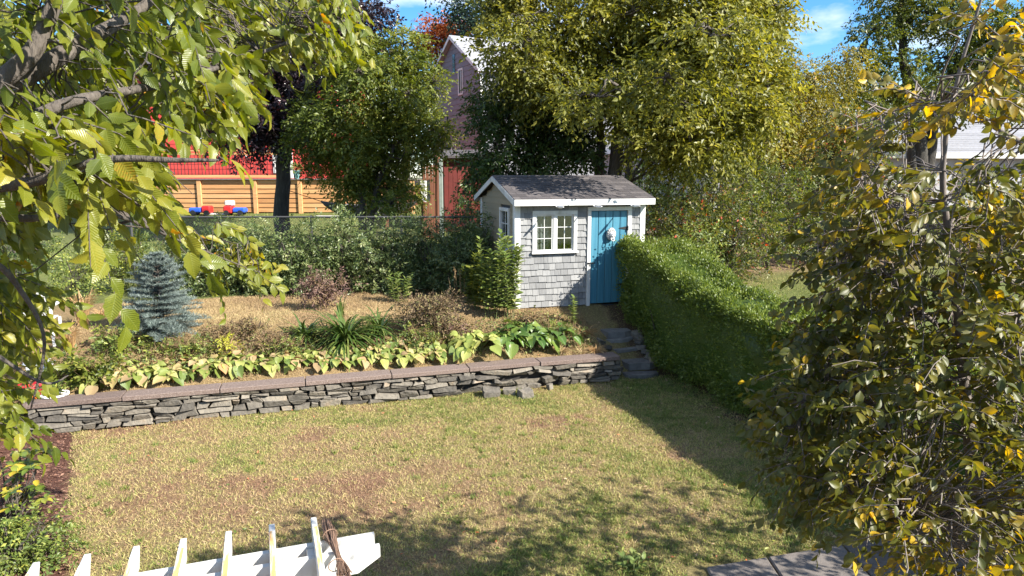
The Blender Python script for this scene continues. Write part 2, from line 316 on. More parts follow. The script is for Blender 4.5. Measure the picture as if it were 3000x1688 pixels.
TP['mid'] = _tmpl([(0, .015), (.25, .2), (.55, .22), (.82, .11), (1, .006)], 3, .12, .14)
TP['elm'] = _tmpl([(0, .012), (.07, .10), (.16, .19), (.27, .245), (.38, .27), (.5, .265), (.62, .235), (.73, .185), (.83, .125), (.92, .055), (1, .004)], 5, .22, .13, .09)
TP['oval'] = _tmpl([(0, .012), (.1, .11), (.25, .22), (.45, .29), (.62, .29), (.78, .22), (.9, .11), (1, .006)], 5, .2, .16)
TP['heart'] = _tmpl([(0, .10), (.06, .27), (.2, .38), (.4, .40), (.6, .33), (.8, .18), (.92, .075), (1, .006)], 5, .3, .12)
TP['strap'] = _tmpl([(0, .016), (.2, .022), (.4, .022), (.6, .019), (.8, .012), (1, .002)], 3, 0, .5)
def nrm(a): return a / (np.linalg.norm(a, axis=-1, keepdims=True) + 1e-9)
def frames(t, n):
    t = nrm(t); b = nrm(np.cross(t, n)); n = np.cross(b, t); return t, b, n
def leaves_mesh(name, pos, t, n, size, rnd, tm='lo', smooth=None):
    V, F, U = TP[tm]; k = len(V); t, b, n = frames(t, n); m = len(pos)
    size = np.broadcast_to(size, (m,))
    W = pos[:, None, :] + size[:, None, None] * (V[None, :, 0, None] * b[:, None, :] + V[None, :, 1, None] * t[:, None, :] + V[None, :, 2, None] * n[:, None, :])
    FF = (F[None] + (np.arange(m) * k)[:, None, None]).reshape(-1, F.shape[1])
    at = {'rnd': np.repeat(np.clip(rnd, 0, 1), k)}
    if U.any(): at['luv'] = np.tile(U, (m, 1))
    return mk_mesh(name, W.reshape(-1, 3), [FF], at, smooth=(tm not in ('lo', 'needle', 'blade')) if smooth is None else smooth)
def sprays(pts, axis, per, length, up=.6, droop=.4, r=rng, jit=.35, hang=0.):
    """leaf positions along little twigs starting at pts, pointing along axis -> pos,t,n, spray id"""
    m = len(pts); axis = nrm(axis); k = per
    f = (np.arange(k) + .5) / k
    nn = nrm(r.normal(0, 1, (m, 3)) * (1 - up) + np.array((0, 0, up * 1.6)))
    side = nrm(np.cross(axis, nn))
    L = length * r.uniform(.7, 1.3, m)
    pos = pts[:, None] + axis[:, None] * (f[None, :, None] * L[:, None, None]); pos[..., 2] -= droop * (f[None] ** 2) * L[:, None]
    sg = np.where(np.arange(k) % 2, 1., -1.)[None, :, None]
    t = axis[:, None] * (.35 + .5 * f[None, :, None]) + side[:, None] * sg * .85 + r.normal(0, jit, (m, k, 3)); t[..., 2] -= droop + hang
    n = nn[:, None] + r.normal(0, jit, (m, k, 3)) + 0 * t
    return pos.reshape(-1, 3), t.reshape(-1, 3), n.reshape(-1, 3), np.repeat(np.arange(m), k)
def in_ellipsoid(c, rad, n, shell=.45, r=rng):
    d = nrm(r.normal(0, 1, (n, 3))); s = (shell ** 3 + (1 - shell ** 3) * r.random(n)) ** (1 / 3)
    return c + d * s[:, None] * rad, d
def tree(name, label, cat, trunks, clumps, mat, n, size=.1, bark='bark', per=10, tw=.45, tm='lo', group=None, up=.55, droop=.35, base=None, limb=.05, crown='crown', tint=.25, shell=.4):
    """trunks: list of (world points, radii); clumps: list of (centre, radii, weight)"""
    base = trunks[0][0][0] if base is None else base
    root = thing(name, label, cat, base, 0, group); base = np.asarray(base, float)
    g = G()
    nodes = []
    for pts, rad in trunks:
        sp = smooth_path(pts, 14); sp[1:-1] += rng.normal(0, rad[0] * .07, (12, 3)); sp -= base
        g.tube(sp, rad, 9); nodes.append(sp)
    nodes = np.concatenate(nodes)
    A = np.array([w_ * (r_[0] * r_[2] + r_[1] * r_[2]) for c, r_, w_ in clumps]); A = A / A.sum()
    PP = []; TT = []; NN = []; RR = []
    for (c, r_, w_), a in zip(clumps, A):
        c = np.asarray(c, float) - base; r_ = np.asarray(r_, float)
        m = max(3, int(n * a / per)); p, d = in_ellipsoid(c, r_, m, shell)
        ax = d * .7 + rng.normal(0, .5, (m, 3)); ax[:, 2] -= .25 * droop
        pos, t, nn, sid = sprays(p, ax, per, tw, up, droop)
        nn = nn + .5 * d[sid]
        shade = rng.normal(0, .10) ; sub = rng.normal(0, tint * .55, m)[sid]
        PP.append(pos); TT.append(t); NN.append(nn); RR.append(.47 + shade + sub + rng.normal(0, tint * .75, len(pos)))
        dist = np.linalg.norm((nodes - c) * np.array((1, 1, 1.4)), axis=1) + np.maximum(0, nodes[:, 2] - c[2] + .3) * 3
        j = nodes[int(np.argmin(dist))]; lr = limb * (.5 + .5 * min(1.5, r_.max()))
        g.tube(curve(j, c, .12 * np.linalg.norm(c - j), 7, .04 * np.linalg.norm(c - j)), [lr, lr * .45], 6)
        for q in rng.choice(m, min(m, 9), replace=False): g.tube(curve(c, p[q], .05, 5, .05), [lr * .4, lr * .12], 4)
    g.obj('trunk', M[bark], root, smooth=True)
    me = leaves_mesh(crown, np.concatenate(PP), np.concatenate(TT), np.concatenate(NN), size * rng.uniform(.65, 1.25, sum(map(len, PP))), np.concatenate(RR), tm)
    ob(crown, me, M[mat], root, kind='stuff')
    return root
def pc(px, py, d, rx, ry, rd=None, w=1.):
    """clump from a pixel ellipse at distance d"""
    k = d / FPX; return P(px, py, d), (rx * k, (rd if rd is not None else (rx + ry) / 2 * k), ry * k), w

# ------------------------------------------------------------------ ground
def axis_pts(a, b, fine0, fine1, step, grow=1.16):
    c = list(np.arange(fine0, fine1 + 1e-6, step)); s = step; x = fine0; lo = []
    while x > a: s *= grow; x -= s; lo.append(x)
    s = step; x = fine1; hi = []
    while x < b: s *= grow; x += s; hi.append(x)
    return np.array(lo[::-1] + c + hi)
xs = axis_pts(-600, 600, -8, 9, .11); ys = axis_pts(-300, 1200, 3.5, 17, .1)
X, Y = np.meshgrid(xs, ys, indexing='ij'); Z = gz(X, Y)
uu, vv = uv_of(X, Y); lump = (vnoise(X, Y, .35, 1) - .5) * .03 + (vnoise(X, Y, 1.3, 2) - .5) * .04
Z += np.where((np.abs(X) < 30) & (Y < 40), lump, 0)
def lawn_tone(x, y):
    """0 bare/red .. 1 green"""
    u, v = uv_of(x, y)
    t = .45 + .4 * (vnoise(x, y, 1.6, 3) - .5) + .45 * (vnoise(x, y, .55, 4) - .5) + .25 * (vnoise(x, y, .2, 5) - .5)
    t += .18 * sstep(-1.5, 2.2, x) - .10 * sstep(-2, -5, x)
    bare = vnoise(x, y, .8, 6); t -= .3 * sstep(.72, .92, bare + .3 * (vnoise(x, y, .15, 16) - .5)) * (y < 9.8)
    t -= .16 * np.exp(-((x + .2) / 2.5) ** 2 - ((y - 7.1) / .5) ** 2) * vnoise(x, y, .4, 17) * 2
    return np.clip(t, 0, 1)
lt = lawn_tone(X, Y)[..., None]
soil_red = np.array((.19, .115, .07)); tan = np.array((.22, .17, .085)); olive = np.array((.105, .105, .032))
C = .95 * np.where(lt < .4, soil_red + (tan - soil_red) * np.clip(lt / .4, 0, 1), tan + (olive - tan) * np.clip((lt - .4) / .5, 0, 1))
bed = ((vv > .2) & (uu < 2.0) & (uu > -8) & (vv < 5.2))[..., None]
n1 = vnoise(X, Y, .7, 7)[..., None]; dry = np.array((.24, .165, .085)) * (1 - n1 * .5) + np.array((.16, .13, .05)) * n1 * .5
C = np.where(bed, dry * .95, C)
back = (vv > 5.2)[..., None]; C = np.where(back & (X[..., None] < 5), np.array((.11, .125, .04)) * (.8 + .4 * n1), C)
rgt = ((uu > 3.2))[..., None]; gr = np.array((.10, .115, .035)); so = np.array((.2, .135, .085)); kk = sstep(3.0, 5.2, vv + 1.5 * (vnoise(X, Y, 1.2, 8) - .5))[..., None]
C = np.where(rgt, gr * (1 - kk) + so * kk, C)
mul = ((X < -4.75 + .3 * vnoise(X, Y, .5, 9) + .62 * (6.6 - Y)) & (vv < .1) & (Y < 9.3))[..., None]; C = np.where(mul, np.array((.085, .04, .028)), C)
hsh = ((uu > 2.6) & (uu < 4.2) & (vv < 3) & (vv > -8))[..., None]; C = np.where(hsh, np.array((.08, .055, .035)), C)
far_ = (Y > 60)[..., None]; C = np.where(far_, np.array((.06, .075, .03)), C)
ni, nj = X.shape; idx = np.arange(ni * nj).reshape(ni, nj)
F = np.stack([idx[:-1, :-1], idx[1:, :-1], idx[1:, 1:], idx[:-1, 1:]], -1).reshape(-1, 4)
CA = np.concatenate([C.reshape(-1, 3), np.ones((ni * nj, 1))], 1)
gm, nt, b, o = new_mat('ground_soil'); L = nt.links
at = N(nt, 'ShaderNodeAttribute', attribute_name='gcol'); tcn = N(nt, 'ShaderNodeTexCoord'); nz = N(nt, 'ShaderNodeTexNoise'); nz.inputs['Scale'].default_value = 30; nz.inputs['Detail'].default_value = 8; nz.inputs['Roughness'].default_value = .75
L.new(tcn.outputs['Object'], nz.inputs['Vector']); rp = ramp(nt, [(.3, (.45, .42, .4)), (.7, (1.5, 1.5, 1.5))]); L.new(nz.outputs['Fac'], rp.inputs[0])
mm = N(nt, 'ShaderNodeMix', data_type='RGBA', blend_type='MULTIPLY'); mm.inputs['Factor'].default_value = 1; L.new(at.outputs['Color'], mm.inputs['A']); L.new(rp.outputs[0], mm.inputs['B']); L.new(mm.outputs['Result'], b.inputs['Base Color'])
b.inputs['Roughness'].default_value = .95; b.inputs['Specular IOR Level'].default_value = .15
bp = N(nt, 'ShaderNodeBump'); bp.inputs['Strength'].default_value = .8; bp.inputs['Distance'].default_value = .03; L.new(nz.outputs['Fac'], bp.inputs['Height']); L.new(bp.outputs[0], b.inputs['Normal'])
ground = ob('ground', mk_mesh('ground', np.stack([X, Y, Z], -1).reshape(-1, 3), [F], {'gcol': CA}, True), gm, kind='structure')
_xs, _ys, _Z = xs, ys, Z
def hz(x, y):
    """height of the built ground sheet"""
    x = np.asarray(x, float); y = np.asarray(y, float)
    i = np.clip(np.searchsorted(_xs, x) - 1, 0, ni - 2); j = np.clip(np.searchsorted(_ys, y) - 1, 0, nj - 2)
    fx = (x - _xs[i]) / (_xs[i + 1] - _xs[i]); fy = (y - _ys[j]) / (_ys[j + 1] - _ys[j])
    return (_Z[i, j] * (1 - fx) + _Z[i + 1, j] * fx) * (1 - fy) + (_Z[i, j + 1] * (1 - fx) + _Z[i + 1, j + 1] * fx) * fy
def blades(name, label, mat, x, y, h, wd, tone, lean=.9, tm='blade'):
    m = len(x); pos = np.stack([x, y, hz(x, y) - .004], -1)
    t = np.stack([rng.normal(0, lean, m), rng.normal(0, lean, m), np.ones(m)], -1); n = rng.normal(0, 1, (m, 3))
    V, F, U = TP[tm]; t, b, n = frames(t, n); h = np.broadcast_to(h, (m,))
    W = pos[:, None] + h[:, None, None] * V[None, :, 1, None] * t[:, None] + (wd / .14) * V[None, :, 0, None] * b[:, None]
    FF = (F[None] + (np.arange(m) * len(V))[:, None, None]).reshape(-1, 3)
    o = ob(name, mk_mesh(name, W.reshape(-1, 3), [FF], {'rnd': np.repeat(np.clip(tone, 0, 1), len(V))}), M[mat], kind='stuff'); tag(o, label, 'grass'); return o
def scatter(n, x0, x1, y0, y1, keep):
    x = rng.uniform(x0, x1, n); y = rng.uniform(y0, y1, n); k = keep(x, y); return x[k], y[k]
# front lawn
def k_lawn(x, y):
    u, v = uv_of(x, y); return (v < .02) & (u < 3.0) & (np.abs(x) < .78 * y + .3) & ~(x < -4.6 + .62 * (6.6 - y)) & ~((x > 1.55) & (y < 5.70 + .25 * (x - 1.6)))
x, y = scatter(430000, -9.5, 4, 5.3, 12, k_lawn)
tn = lawn_tone(x, y); tn = np.clip(tn + rng.normal(0, .2, len(x)) + .5 * (vnoise(x, y, .07, 18) - .5), 0, 1); keep = rng.random(len(x)) < np.clip(.35 + tn, 0, 1); x, y, tn = x[keep], y[keep], tn[keep]
blades('lawn_grass', 'patchy olive and straw coloured lawn in front of the stone wall', 'grass', x, y, rng.uniform(.018, .058, len(x)), .0095, tn, .85)
# greener, taller tufts and broadleaf weeds in the lawn
x, y = scatter(420, -8, 3.5, 5.6, 11.5, lambda x, y: k_lawn(x, y) & (vnoise(x, y, 1.1, 51) + .25 * (x > 0) > .55)); nt_ = len(x); k = 34
rr = .055 * rng.random((nt_, k)) ** .6; aa = rng.uniform(0, 6.28, (nt_, k)); sc_ = rng.uniform(.5, 1.5, (nt_, 1)); x = (x[:, None] + rr * sc_ * np.cos(aa)).ravel(); y = (y[:, None] + rr * sc_ * np.sin(aa)).ravel()
blades('lawn_tufts', 'darker green grass tufts scattered over the patchy lawn', 'grass', x, y, rng.uniform(.04, .10, len(x)), .008, np.clip(rng.normal(.86, .14, len(x)), 0, 1), .75)
x, y = scatter(2600, -8, 3.5, 5.6, 11.5, lambda x, y: k_lawn(x, y) & (vnoise(x, y, .6, 52) > .58)); m = len(x)
mo = ob('lawn_weeds', leaves_mesh('lawn_weeds', np.stack([x, y, hz(x, y) + .012], -1), rng.normal(0, 1, (m, 3)) * (1, 1, .2) + (0, 0, .25), np.array((0, 0, 1.)) + rng.normal(0, .3, (m, 3)), rng.uniform(.03, .06, m), rng.random(m), 'lo'), M['weed'], kind='stuff'); tag(mo, 'flat broadleaf weeds dotted through the lawn', 'weeds')
def k_bed(x, y):
    u, v = uv_of(x, y); return (v > .36) & (v < 5.0) & (u < 2.0) & ~((u > .05) & (u < 2.75) & (v > 2.1) & (v < 4.8))
x, y = scatter(170000, -8, 3, 9.5, 16.5, k_bed)
tn = np.clip(.35 + .7 * (vnoise(x, y, .6, 11) - .5) + rng.normal(0, .18, len(x)), 0, 1)
blades('dry_grass', 'tan dried grass on the upper terrace behind the wall', 'straw', x, y, rng.uniform(.025, .085, len(x)), .007, tn, 1.0)
def k_path(x, y):
    u, v = uv_of(x, y); return (u > 1.95) & (u < 3) & (v > 0) & (v < 2.1)
# low weeds along the bed behind the cap
x, y = scatter(30000, -8, 2.5, 9.5, 13.2, lambda x, y: (uv_of(x, y)[1] > .45) & (uv_of(x, y)[1] < 1.75 + .5 * (vnoise(x, y, .8, 41) - .5)) & (uv_of(x, y)[0] < 1.8) & (vnoise(x, y, .45, 42) + .12 * (uv_of(x, y)[1] < 1.2) > .5)); m = len(x)
mo = ob('bed_weeds', leaves_mesh('bed_weeds', np.stack([x, y, hz(x, y) + rng.random(m) ** 1.5 * .22 * vnoise(x, y, .3, 43)], -1), rng.normal(0, .7, (m, 3)) + (0, 0, .3), rng.normal(0, .5, (m, 3)) + (0, -.2, 1), rng.uniform(.025, .075, m), rng.random(m), 'lo'), M['bedmix'], kind='stuff'); tag(mo, 'low mixed weeds covering the terrace bed behind hostas', 'weeds')
x, y = scatter(9000, .5, 3.5, 11, 14, k_path)
blades('path_grass', 'short thin grass around the stone steps', 'grass', x, y, rng.uniform(.02, .05, len(x)), .006, np.clip(.6 + rng.normal(0, .2, len(x)), 0, 1), 1.0)
def k_right(x, y):
    u, v = uv_of(x, y); return (u > 4.1) & (x < .85 * y)
x, y = scatter(110000, 3, 15, 6, 19, k_right)
u_, v_ = uv_of(x, y); tn = np.clip(.85 - .6 * sstep(2.0, 5.5, v_) + .6 * (vnoise(x, y, .9, 12) - .5) + rng.normal(0, .15, len(x)), 0, 1)
kp = rng.random(len(x)) < 1 - .6 * sstep(3, 5, v_); x, y, tn = x[kp], y[kp], tn[kp]
blades('side_lawn_grass', 'green to brown lawn beyond the clipped hedge', 'grass', x, y, rng.uniform(.02, .07, len(x)), .009, tn, 1.0)
def k_back(x, y): return (uv_of(x, y)[1] > 5.3) & (x < 4) & (x > -.6 * y)
x, y = scatter(60000, -14, 4, 15.5, 31, k_back)
blades('back_lawn_grass', 'neighbouring lawn behind the chain link fence', 'grass', x, y, rng.uniform(.03, .09, len(x)), .014, np.clip(.8 + rng.normal(0, .15, len(x)), 0, 1), .9)
# mulch strip
def k_mul(x, y): return (x < -4.6 + .62 * (6.6 - y)) & (x > -6.6 + .62 * (6.6 - y)) & (uv_of(x, y)[1] < .0)
x, y = scatter(16000, -7, -3, 5.3, 9.3, k_mul)
m = len(x); mo = ob('mulch_chips', leaves_mesh('mulch_chips', np.stack([x, y, hz(x, y) + .006], -1), rng.normal(0, 1, (m, 3)) * (1, 1, .2), np.array((0, 0, 1.)) + rng.normal(0, .4, (m, 3)), rng.uniform(.02, .06, m), rng.random(m), 'lo'), M['mulch'], kind='stuff'); tag(mo, 'brown bark mulch strip beside the lawn', 'mulch')
# fallen leaves
x, y = scatter(900, -5, 4, 5.5, 14, lambda x, y: np.abs(x) < .75 * y); m = len(x)
mo = ob('fallen_leaves', leaves_mesh('fallen_leaves', np.stack([x, y, hz(x, y) + .02], -1), rng.normal(0, 1, (m, 3)) * (1, 1, .2), np.array((0, 0, 1.)) + rng.normal(0, .35, (m, 3)), rng.uniform(.025, .06, m), rng.random(m) ** 1.6, 'lo'), M['litter'], kind='stuff'); tag(mo, 'small dry leaves scattered over the grass', 'leaves')

# ------------------------------------------------------------------ retaining wall
def yard(name, label, cat, u, v, z=0, rot=0, group=None):
    x, y = xy_of(u, v); return thing(name, label, cat, (x, y, z), YAW + rot, group)
UW0, UW1 = -6.95, 1.98
wall = yard('retaining_wall', 'long low dry stone retaining wall with reddish cap slabs', 'stone wall', UW0, 0)
LW = UW1 - UW0; HW = .375
G().box(.03, LW - .03, .09, .3, -.1, HW - .01).obj('core', M['gap'], wall)
G().box(LW - .3, LW - .07, .3, 1.15, -.1, HW).obj('core', M['gap'], wall)
def split(x0, x1, z0, z1, out, tw, th):
    w_, h_ = x1 - x0, z1 - z0
    if w_ > tw * random.uniform(.9, 1.7) and w_ > h_ * 1.3:
        c = x0 + w_ * random.uniform(.36, .64); split(x0, c, z0, z1, out, tw, th); split(c, x1, z0, z1, out, tw, th)
    elif h_ > th * random.uniform(1.0, 1.9):
        c = z0 + h_ * random.uniform(.35, .65); split(x0, x1, z0, c, out, tw, th); split(x0, x1, c, z1, out, tw, th)
    else: out.append((x0, x1, z0, z1))
def stone_mesh(w_, h_, dep, jit=.012, rough=1.):
    """irregular angular block: face polygon in x,z (front at -y), chamfered"""
    g = .004; pts = []
    hx, hz_ = w_ / 2 - g, h_ / 2 - g; j = min(jit, h_ * .2)
    cor = [(-hx, -hz_), (hx, -hz_), (hx, hz_), (-hx, hz_)]
    for i in range(4):
        a = np.array(cor[i]); b = np.array(cor[(i + 1) % 4])
        cut = random.uniform(.0, .22) * (min(w_, h_))
        dirn = (b - a) / np.linalg.norm(b - a)
        pts.append(a + dirn * cut * random.random() + np.random.default_rng(random.randrange(9**9)).normal(0, j * .35, 2))
        if np.linalg.norm(b - a) > .12: pts.append((a + b) / 2 + np.array((random.uniform(-.2, .2) * w_ * (i % 2 == 0), random.uniform(-j, j * .5) * (1 if i in (0,) else 1)))) 
    pts = np.array(pts); pts[:, 0] = np.clip(pts[:, 0], -hx, hx); pts[:, 1] = np.clip(pts[:, 1], -hz_, hz_)
    k = len(pts); ta, tb = random.uniform(-.03, .03) * rough, random.uniform(-.05, .05) * rough
    V = []
    for (s, yy) in ((.97, dep), (1., .0), (.86, -.012 - random.uniform(0, .014) * rough)):
        for p in pts: V.append((p[0] * s, yy + (ta * p[0] / max(w_, .05) * .5 + tb * p[1] / max(h_, .05) * .4 if yy < dep else 0), p[1] * s))
    F = [tuple(range(k))]
    for r_ in range(2):
        for i in range(k): j2 = (i + 1) % k; F.append((r_ * k + i, r_ * k + k + i, r_ * k + k + j2, r_ * k + j2))
    F.append(tuple(2 * k + i for i in range(k - 1, -1, -1)))
    return V, [f[::-1] for f in F]
def stone_poly(pts, dep, rough=1.):
    """block from a face polygon (x,z) about its centre, front towards -y, chipped edge"""
    k = len(pts); ta, tb = random.uniform(-.035, .035) * rough, random.uniform(-.03, .03) * rough; V = []
    ext = np.abs(pts).max(0) + .02
    for (s_, yy) in ((.96, dep), (1., .0), (None, -.010 - random.uniform(0, .022) * rough)):
        for p in pts:
            sx_, sz_ = (s_, s_) if s_ else (1 - min(.3, .012 / ext[0]) * random.uniform(.5, 1.6), 1 - min(.4, .009 / ext[1]) * random.uniform(.5, 1.6))
            V.append((p[0] * sx_, yy + ((ta * p[0] / ext[0] + tb * p[1] / ext[1]) if yy < dep else 0), p[1] * sz_))
    F = [tuple(range(k))]
    for r_ in range(2):
        for i in range(k): j2 = (i + 1) % k; F.append((r_ * k + i, r_ * k + k + i, r_ * k + k + j2, r_ * k + j2))
    F.append(tuple(2 * k + i for i in range(k - 1, -1, -1)))
    return V, [f[::-1] for f in F]
def warp(x, z):
    e = 4 * z * (HW - z) / HW ** 2
    return x + .09 * (vnoise(x, z * 3, .22, 31) - .5), np.clip(z + e * (.10 * (vnoise(x, z * 2, .5, 32) - .5) + .075 * (vnoise(x, z * 4, .17, 33) - .5)), 0, HW)
u_c0, u_c1 = 6.0, 8.0          # part of the wall that has slumped
hts = [0, .085, .165, .235, .305, HW]; cells = []
for r_ in range(5):
    x = 0
    while x < LW - .01:
        wd = random.choice((.14, .2, .26, .32, .4, .5)) * random.uniform(.85, 1.15); x1 = min(x + wd, LW)
        if LW - x1 < .08: x1 = LW
        if random.random() < .16 and x1 - x > .16: zc = hts[r_] + (hts[r_ + 1] - hts[r_]) * random.uniform(.35, .65); cells += [(x, x1, hts[r_], zc), (x, x1, zc, hts[r_ + 1])]
        elif random.random() < .16 and r_ < 4: cells.append((x, x1, hts[r_], hts[r_ + 1] + .03))
        else: cells.append((x, x1, hts[r_], hts[r_ + 1]))
        x = x1
for (x0, x1, z0, z1) in cells:
    slump = u_c0 < (x0 + x1) / 2 < u_c1
    if slump and random.random() < .2: continue
    per_ = []
    nx = max(2, int((x1 - x0) / .09))
    for t_ in np.linspace(0, 1, nx, endpoint=False): per_.append((x0 + (x1 - x0) * t_, z0))
    per_ += [(x1, z0), (x1, (z0 + z1) / 2)] if random.random() < .5 else [(x1, z0)]
    for t_ in np.linspace(1, 0, nx, endpoint=False): per_.append((x0 + (x1 - x0) * t_, z1))
    per_.append((x0, z1))
    pts = np.array([warp(*q) for q in per_]); c = pts.mean(0); pts = pts - c; hw_ = (x1 - x0) / 2; hh_ = max(.02, (z1 - z0) / 2)
    pts[:, 0] *= 1 - .009 / hw_; pts[:, 1] *= 1 - min(.3, .007 / hh_); pts += rng.normal(0, .0035, pts.shape)
    cut = random.randrange(len(pts)); pts[cut] *= random.uniform(.72, 1.)
    V, F = stone_poly(pts, .1, 1.7 if slump else 1.); o = G().add(V, F).obj('stone', M['stone'], wall)
    o.location = (c[0], random.uniform(-.016, .02) + (random.uniform(-.04, .05) if slump else 0), c[1])
    if slump: o.rotation_euler = (random.uniform(-.15, .15), random.uniform(-.14, .14), random.uniform(-.25, .25))
cells = []; split(.02, 1.1, 0, HW, cells, .26, .09)
for (x0, x1, z0, z1) in cells:
    V, F = stone_mesh(x1 - x0, z1 - z0, .1); o = G().add(V, F).obj('stone', M['stone'], wall)
    o.location = (LW + random.uniform(-.012, .012), (x0 + x1) / 2, (z0 + z1) / 2); o.rotation_euler = (0, 0, R(90))
x = -.03; 
for Lc in (1.22, 1.28, 1.2, 1.3, 1.25, 1.22, 1.47):
    o = G().box(0, Lc - .012, -.045, .27, 0, .07, bev=.007).obj('cap_slab', M['cap'], wall); o.location = (x, random.uniform(-.01, .01), HW + .004); o.rotation_euler = (0, random.uniform(-.006, .006), random.uniform(-.006, .006)); x += Lc
def loose(px, py, w_, h_, label):
    p = PG(px, py); V, F = stone_mesh(w_, h_, w_ * .6, .03, 2)
    o = G().add(V, F).obj('fallen_stone', M['stone']); o.location = (p[0], p[1], p[2] + h_ * .36); o.rotation_euler = (random.uniform(-.3, .2), random.uniform(-.12, .12), YAW + random.uniform(-.4, .4)); tag(o, label, 'stone'); return o
loose(1440, 1167, .30, .15, 'wedge shaped fallen stone on the grass below the slumped wall')
loose(1492, 1160, .22, .14, 'upright fallen stone between two others below the slumped wall')
loose(1545, 1166, .24, .15, 'squarish pale fallen stone below the slumped wall')
loose(1612, 1142, .10, .13, 'small narrow fallen stone leaning on the wall foot')
loose(215, 1232, .40, .17, 'large pale angular boulder at the far wall end')
loose(190, 1262, .26, .12, 'flat pale stone lying before the wall end boulder')
# steps
stp = yard('garden_steps', 'flagstone steps rising between the stone wall and hedge', 'steps', 2.0, 0)
sx, sy = stp.location.x, stp.location.y
for (px0, px1, py, zt, dep) in ((1828, 1945, 1099, .05, .5), (1832, 1935, 1064, .20, .42), (1796, 1908, 1022, .34, .42), (1778, 1872, 994, .47, .36), (1772, 1858, 973, .59, .4)):
    a, b_ = ray((px0 + px1) / 2, py); d = (zt - H) / b_; xc = a * d; wd = (px1 - px0) / FPX * d * 1.02
    pts = []
    k = 11
    for i in range(k):
        an = 2 * math.pi * i / k; c, s = math.cos(an), math.sin(an); q = 1 / max(abs(c), abs(s)) ** .8
        pts.append((c * q * wd / 2 * random.uniform(.9, 1.05), dep / 2 + s * q * dep / 2 * random.uniform(.88, 1.06)))
    V = [(p[0], p[1], 0) for p in pts] + [(p[0], p[1], -.13) for p in pts]; Fc = [tuple(range(k)), tuple(range(2 * k - 1, k - 1, -1))] + [(i, i + k, (i + 1) % k + k, (i + 1) % k) for i in range(k)]
    o = G().add(V, Fc).obj('step_slab', M['flag'], stp)
    u0, v0 = uv_of(xc, d); o.location = (u0 - 2.0, v0, zt); o.rotation_euler = (random.uniform(-.02, .02), random.uniform(-.03, .03), random.uniform(-.1, .1))
for i in range(12):
    wv = random.uniform(.12, .22); V, F = stone_mesh(wv, .1, .16, .03, 2); o = G().add(V, F).obj('edging_stone', M['stone'], stp)
    vq = random.uniform(.1, 1.3); o.location = (random.choice((.06, .84)) + random.uniform(-.05, .05), vq, .45 * vq + .03); o.rotation_euler = (random.uniform(-.5, .5), random.uniform(-.3, .3), random.uniform(0, 3))
# paving at the lawn's near edge
pv = ob('paved_path', G().box(1.66, 6.2, 3.4, 5.75, -.06, -.012).mesh('bed'), M['gap'], kind='structure')
pvx = [(1.75, 2.35), (2.37, 3.15), (3.17, 3.95), (3.97, 4.75), (4.77, 5.55)]
for i, (a, b_) in enumerate(pvx):
    for j, (c, d_) in enumerate(((5.04, 5.65), (4.40, 5.02), (3.76, 4.38))):
        V, F = bevbox(a, b_, c, d_, 0, .045, .012); V = np.array(V); x_, y_ = V[:, 0].copy(), V[:, 1].copy(); ax = (x_ - 1.7); V[:, 1] = y_ + ax * .27
        G().add(V, F).obj('paving_slab', M['pave'], pv)
# ------------------------------------------------------------------ garden shed
SX, SY, SZ = .07, 13.2, .96
shed = thing('garden_shed', 'small grey shingled garden shed with blue door and white trim', 'shed', (SX, SY, SZ), YAW)
W_, D_, E_ = 2.73, 2.58, 2.03
WX0, WX1, WZ0, WZ1 = .33, 1.265, 1.06, 1.90       # front window, outer frame
DX0, DX1, DZ1 = 1.562, 2.363, 1.88
core = G()
core.box(.02, WX0 + .06, .02, .08, 0, E_ + .08).box(WX1 - .06, DX0 + .01, .02, .08, 0, E_ + .08).box(DX1 - .01, W_ - .02, .02, .08, 0, E_ + .08)
core.box(WX0 + .06, WX1 - .06, .02, .08, 0, WZ0 + .06).box(WX0 + .06, WX1 - .06, .02, .08, WZ1 - .06, E_ + .08).box(DX0 + .01, DX1 - .01, .02, .08, DZ1 - .01, E_ + .08)
core.box(.02, .08, .082, .40, 0, E_ + .12).box(.02, .08, .92, D_ - .08, 0, E_ + .12).box(.02, .08, .40, .92, 0, 1.14).box(.02, .08, .40, .92, 1.87, E_ + .12)
core.box(W_ - .08, W_ - .02, .082, D_ - .08, 0, E_ + .12).box(.02, W_ - .02, D_ - .08, D_ - .02, 0, E_ + .08).box(.08, W_ - .08, .08, D_ - .08, .02, .08)
core.obj('wall', M['darkwood'], shed)
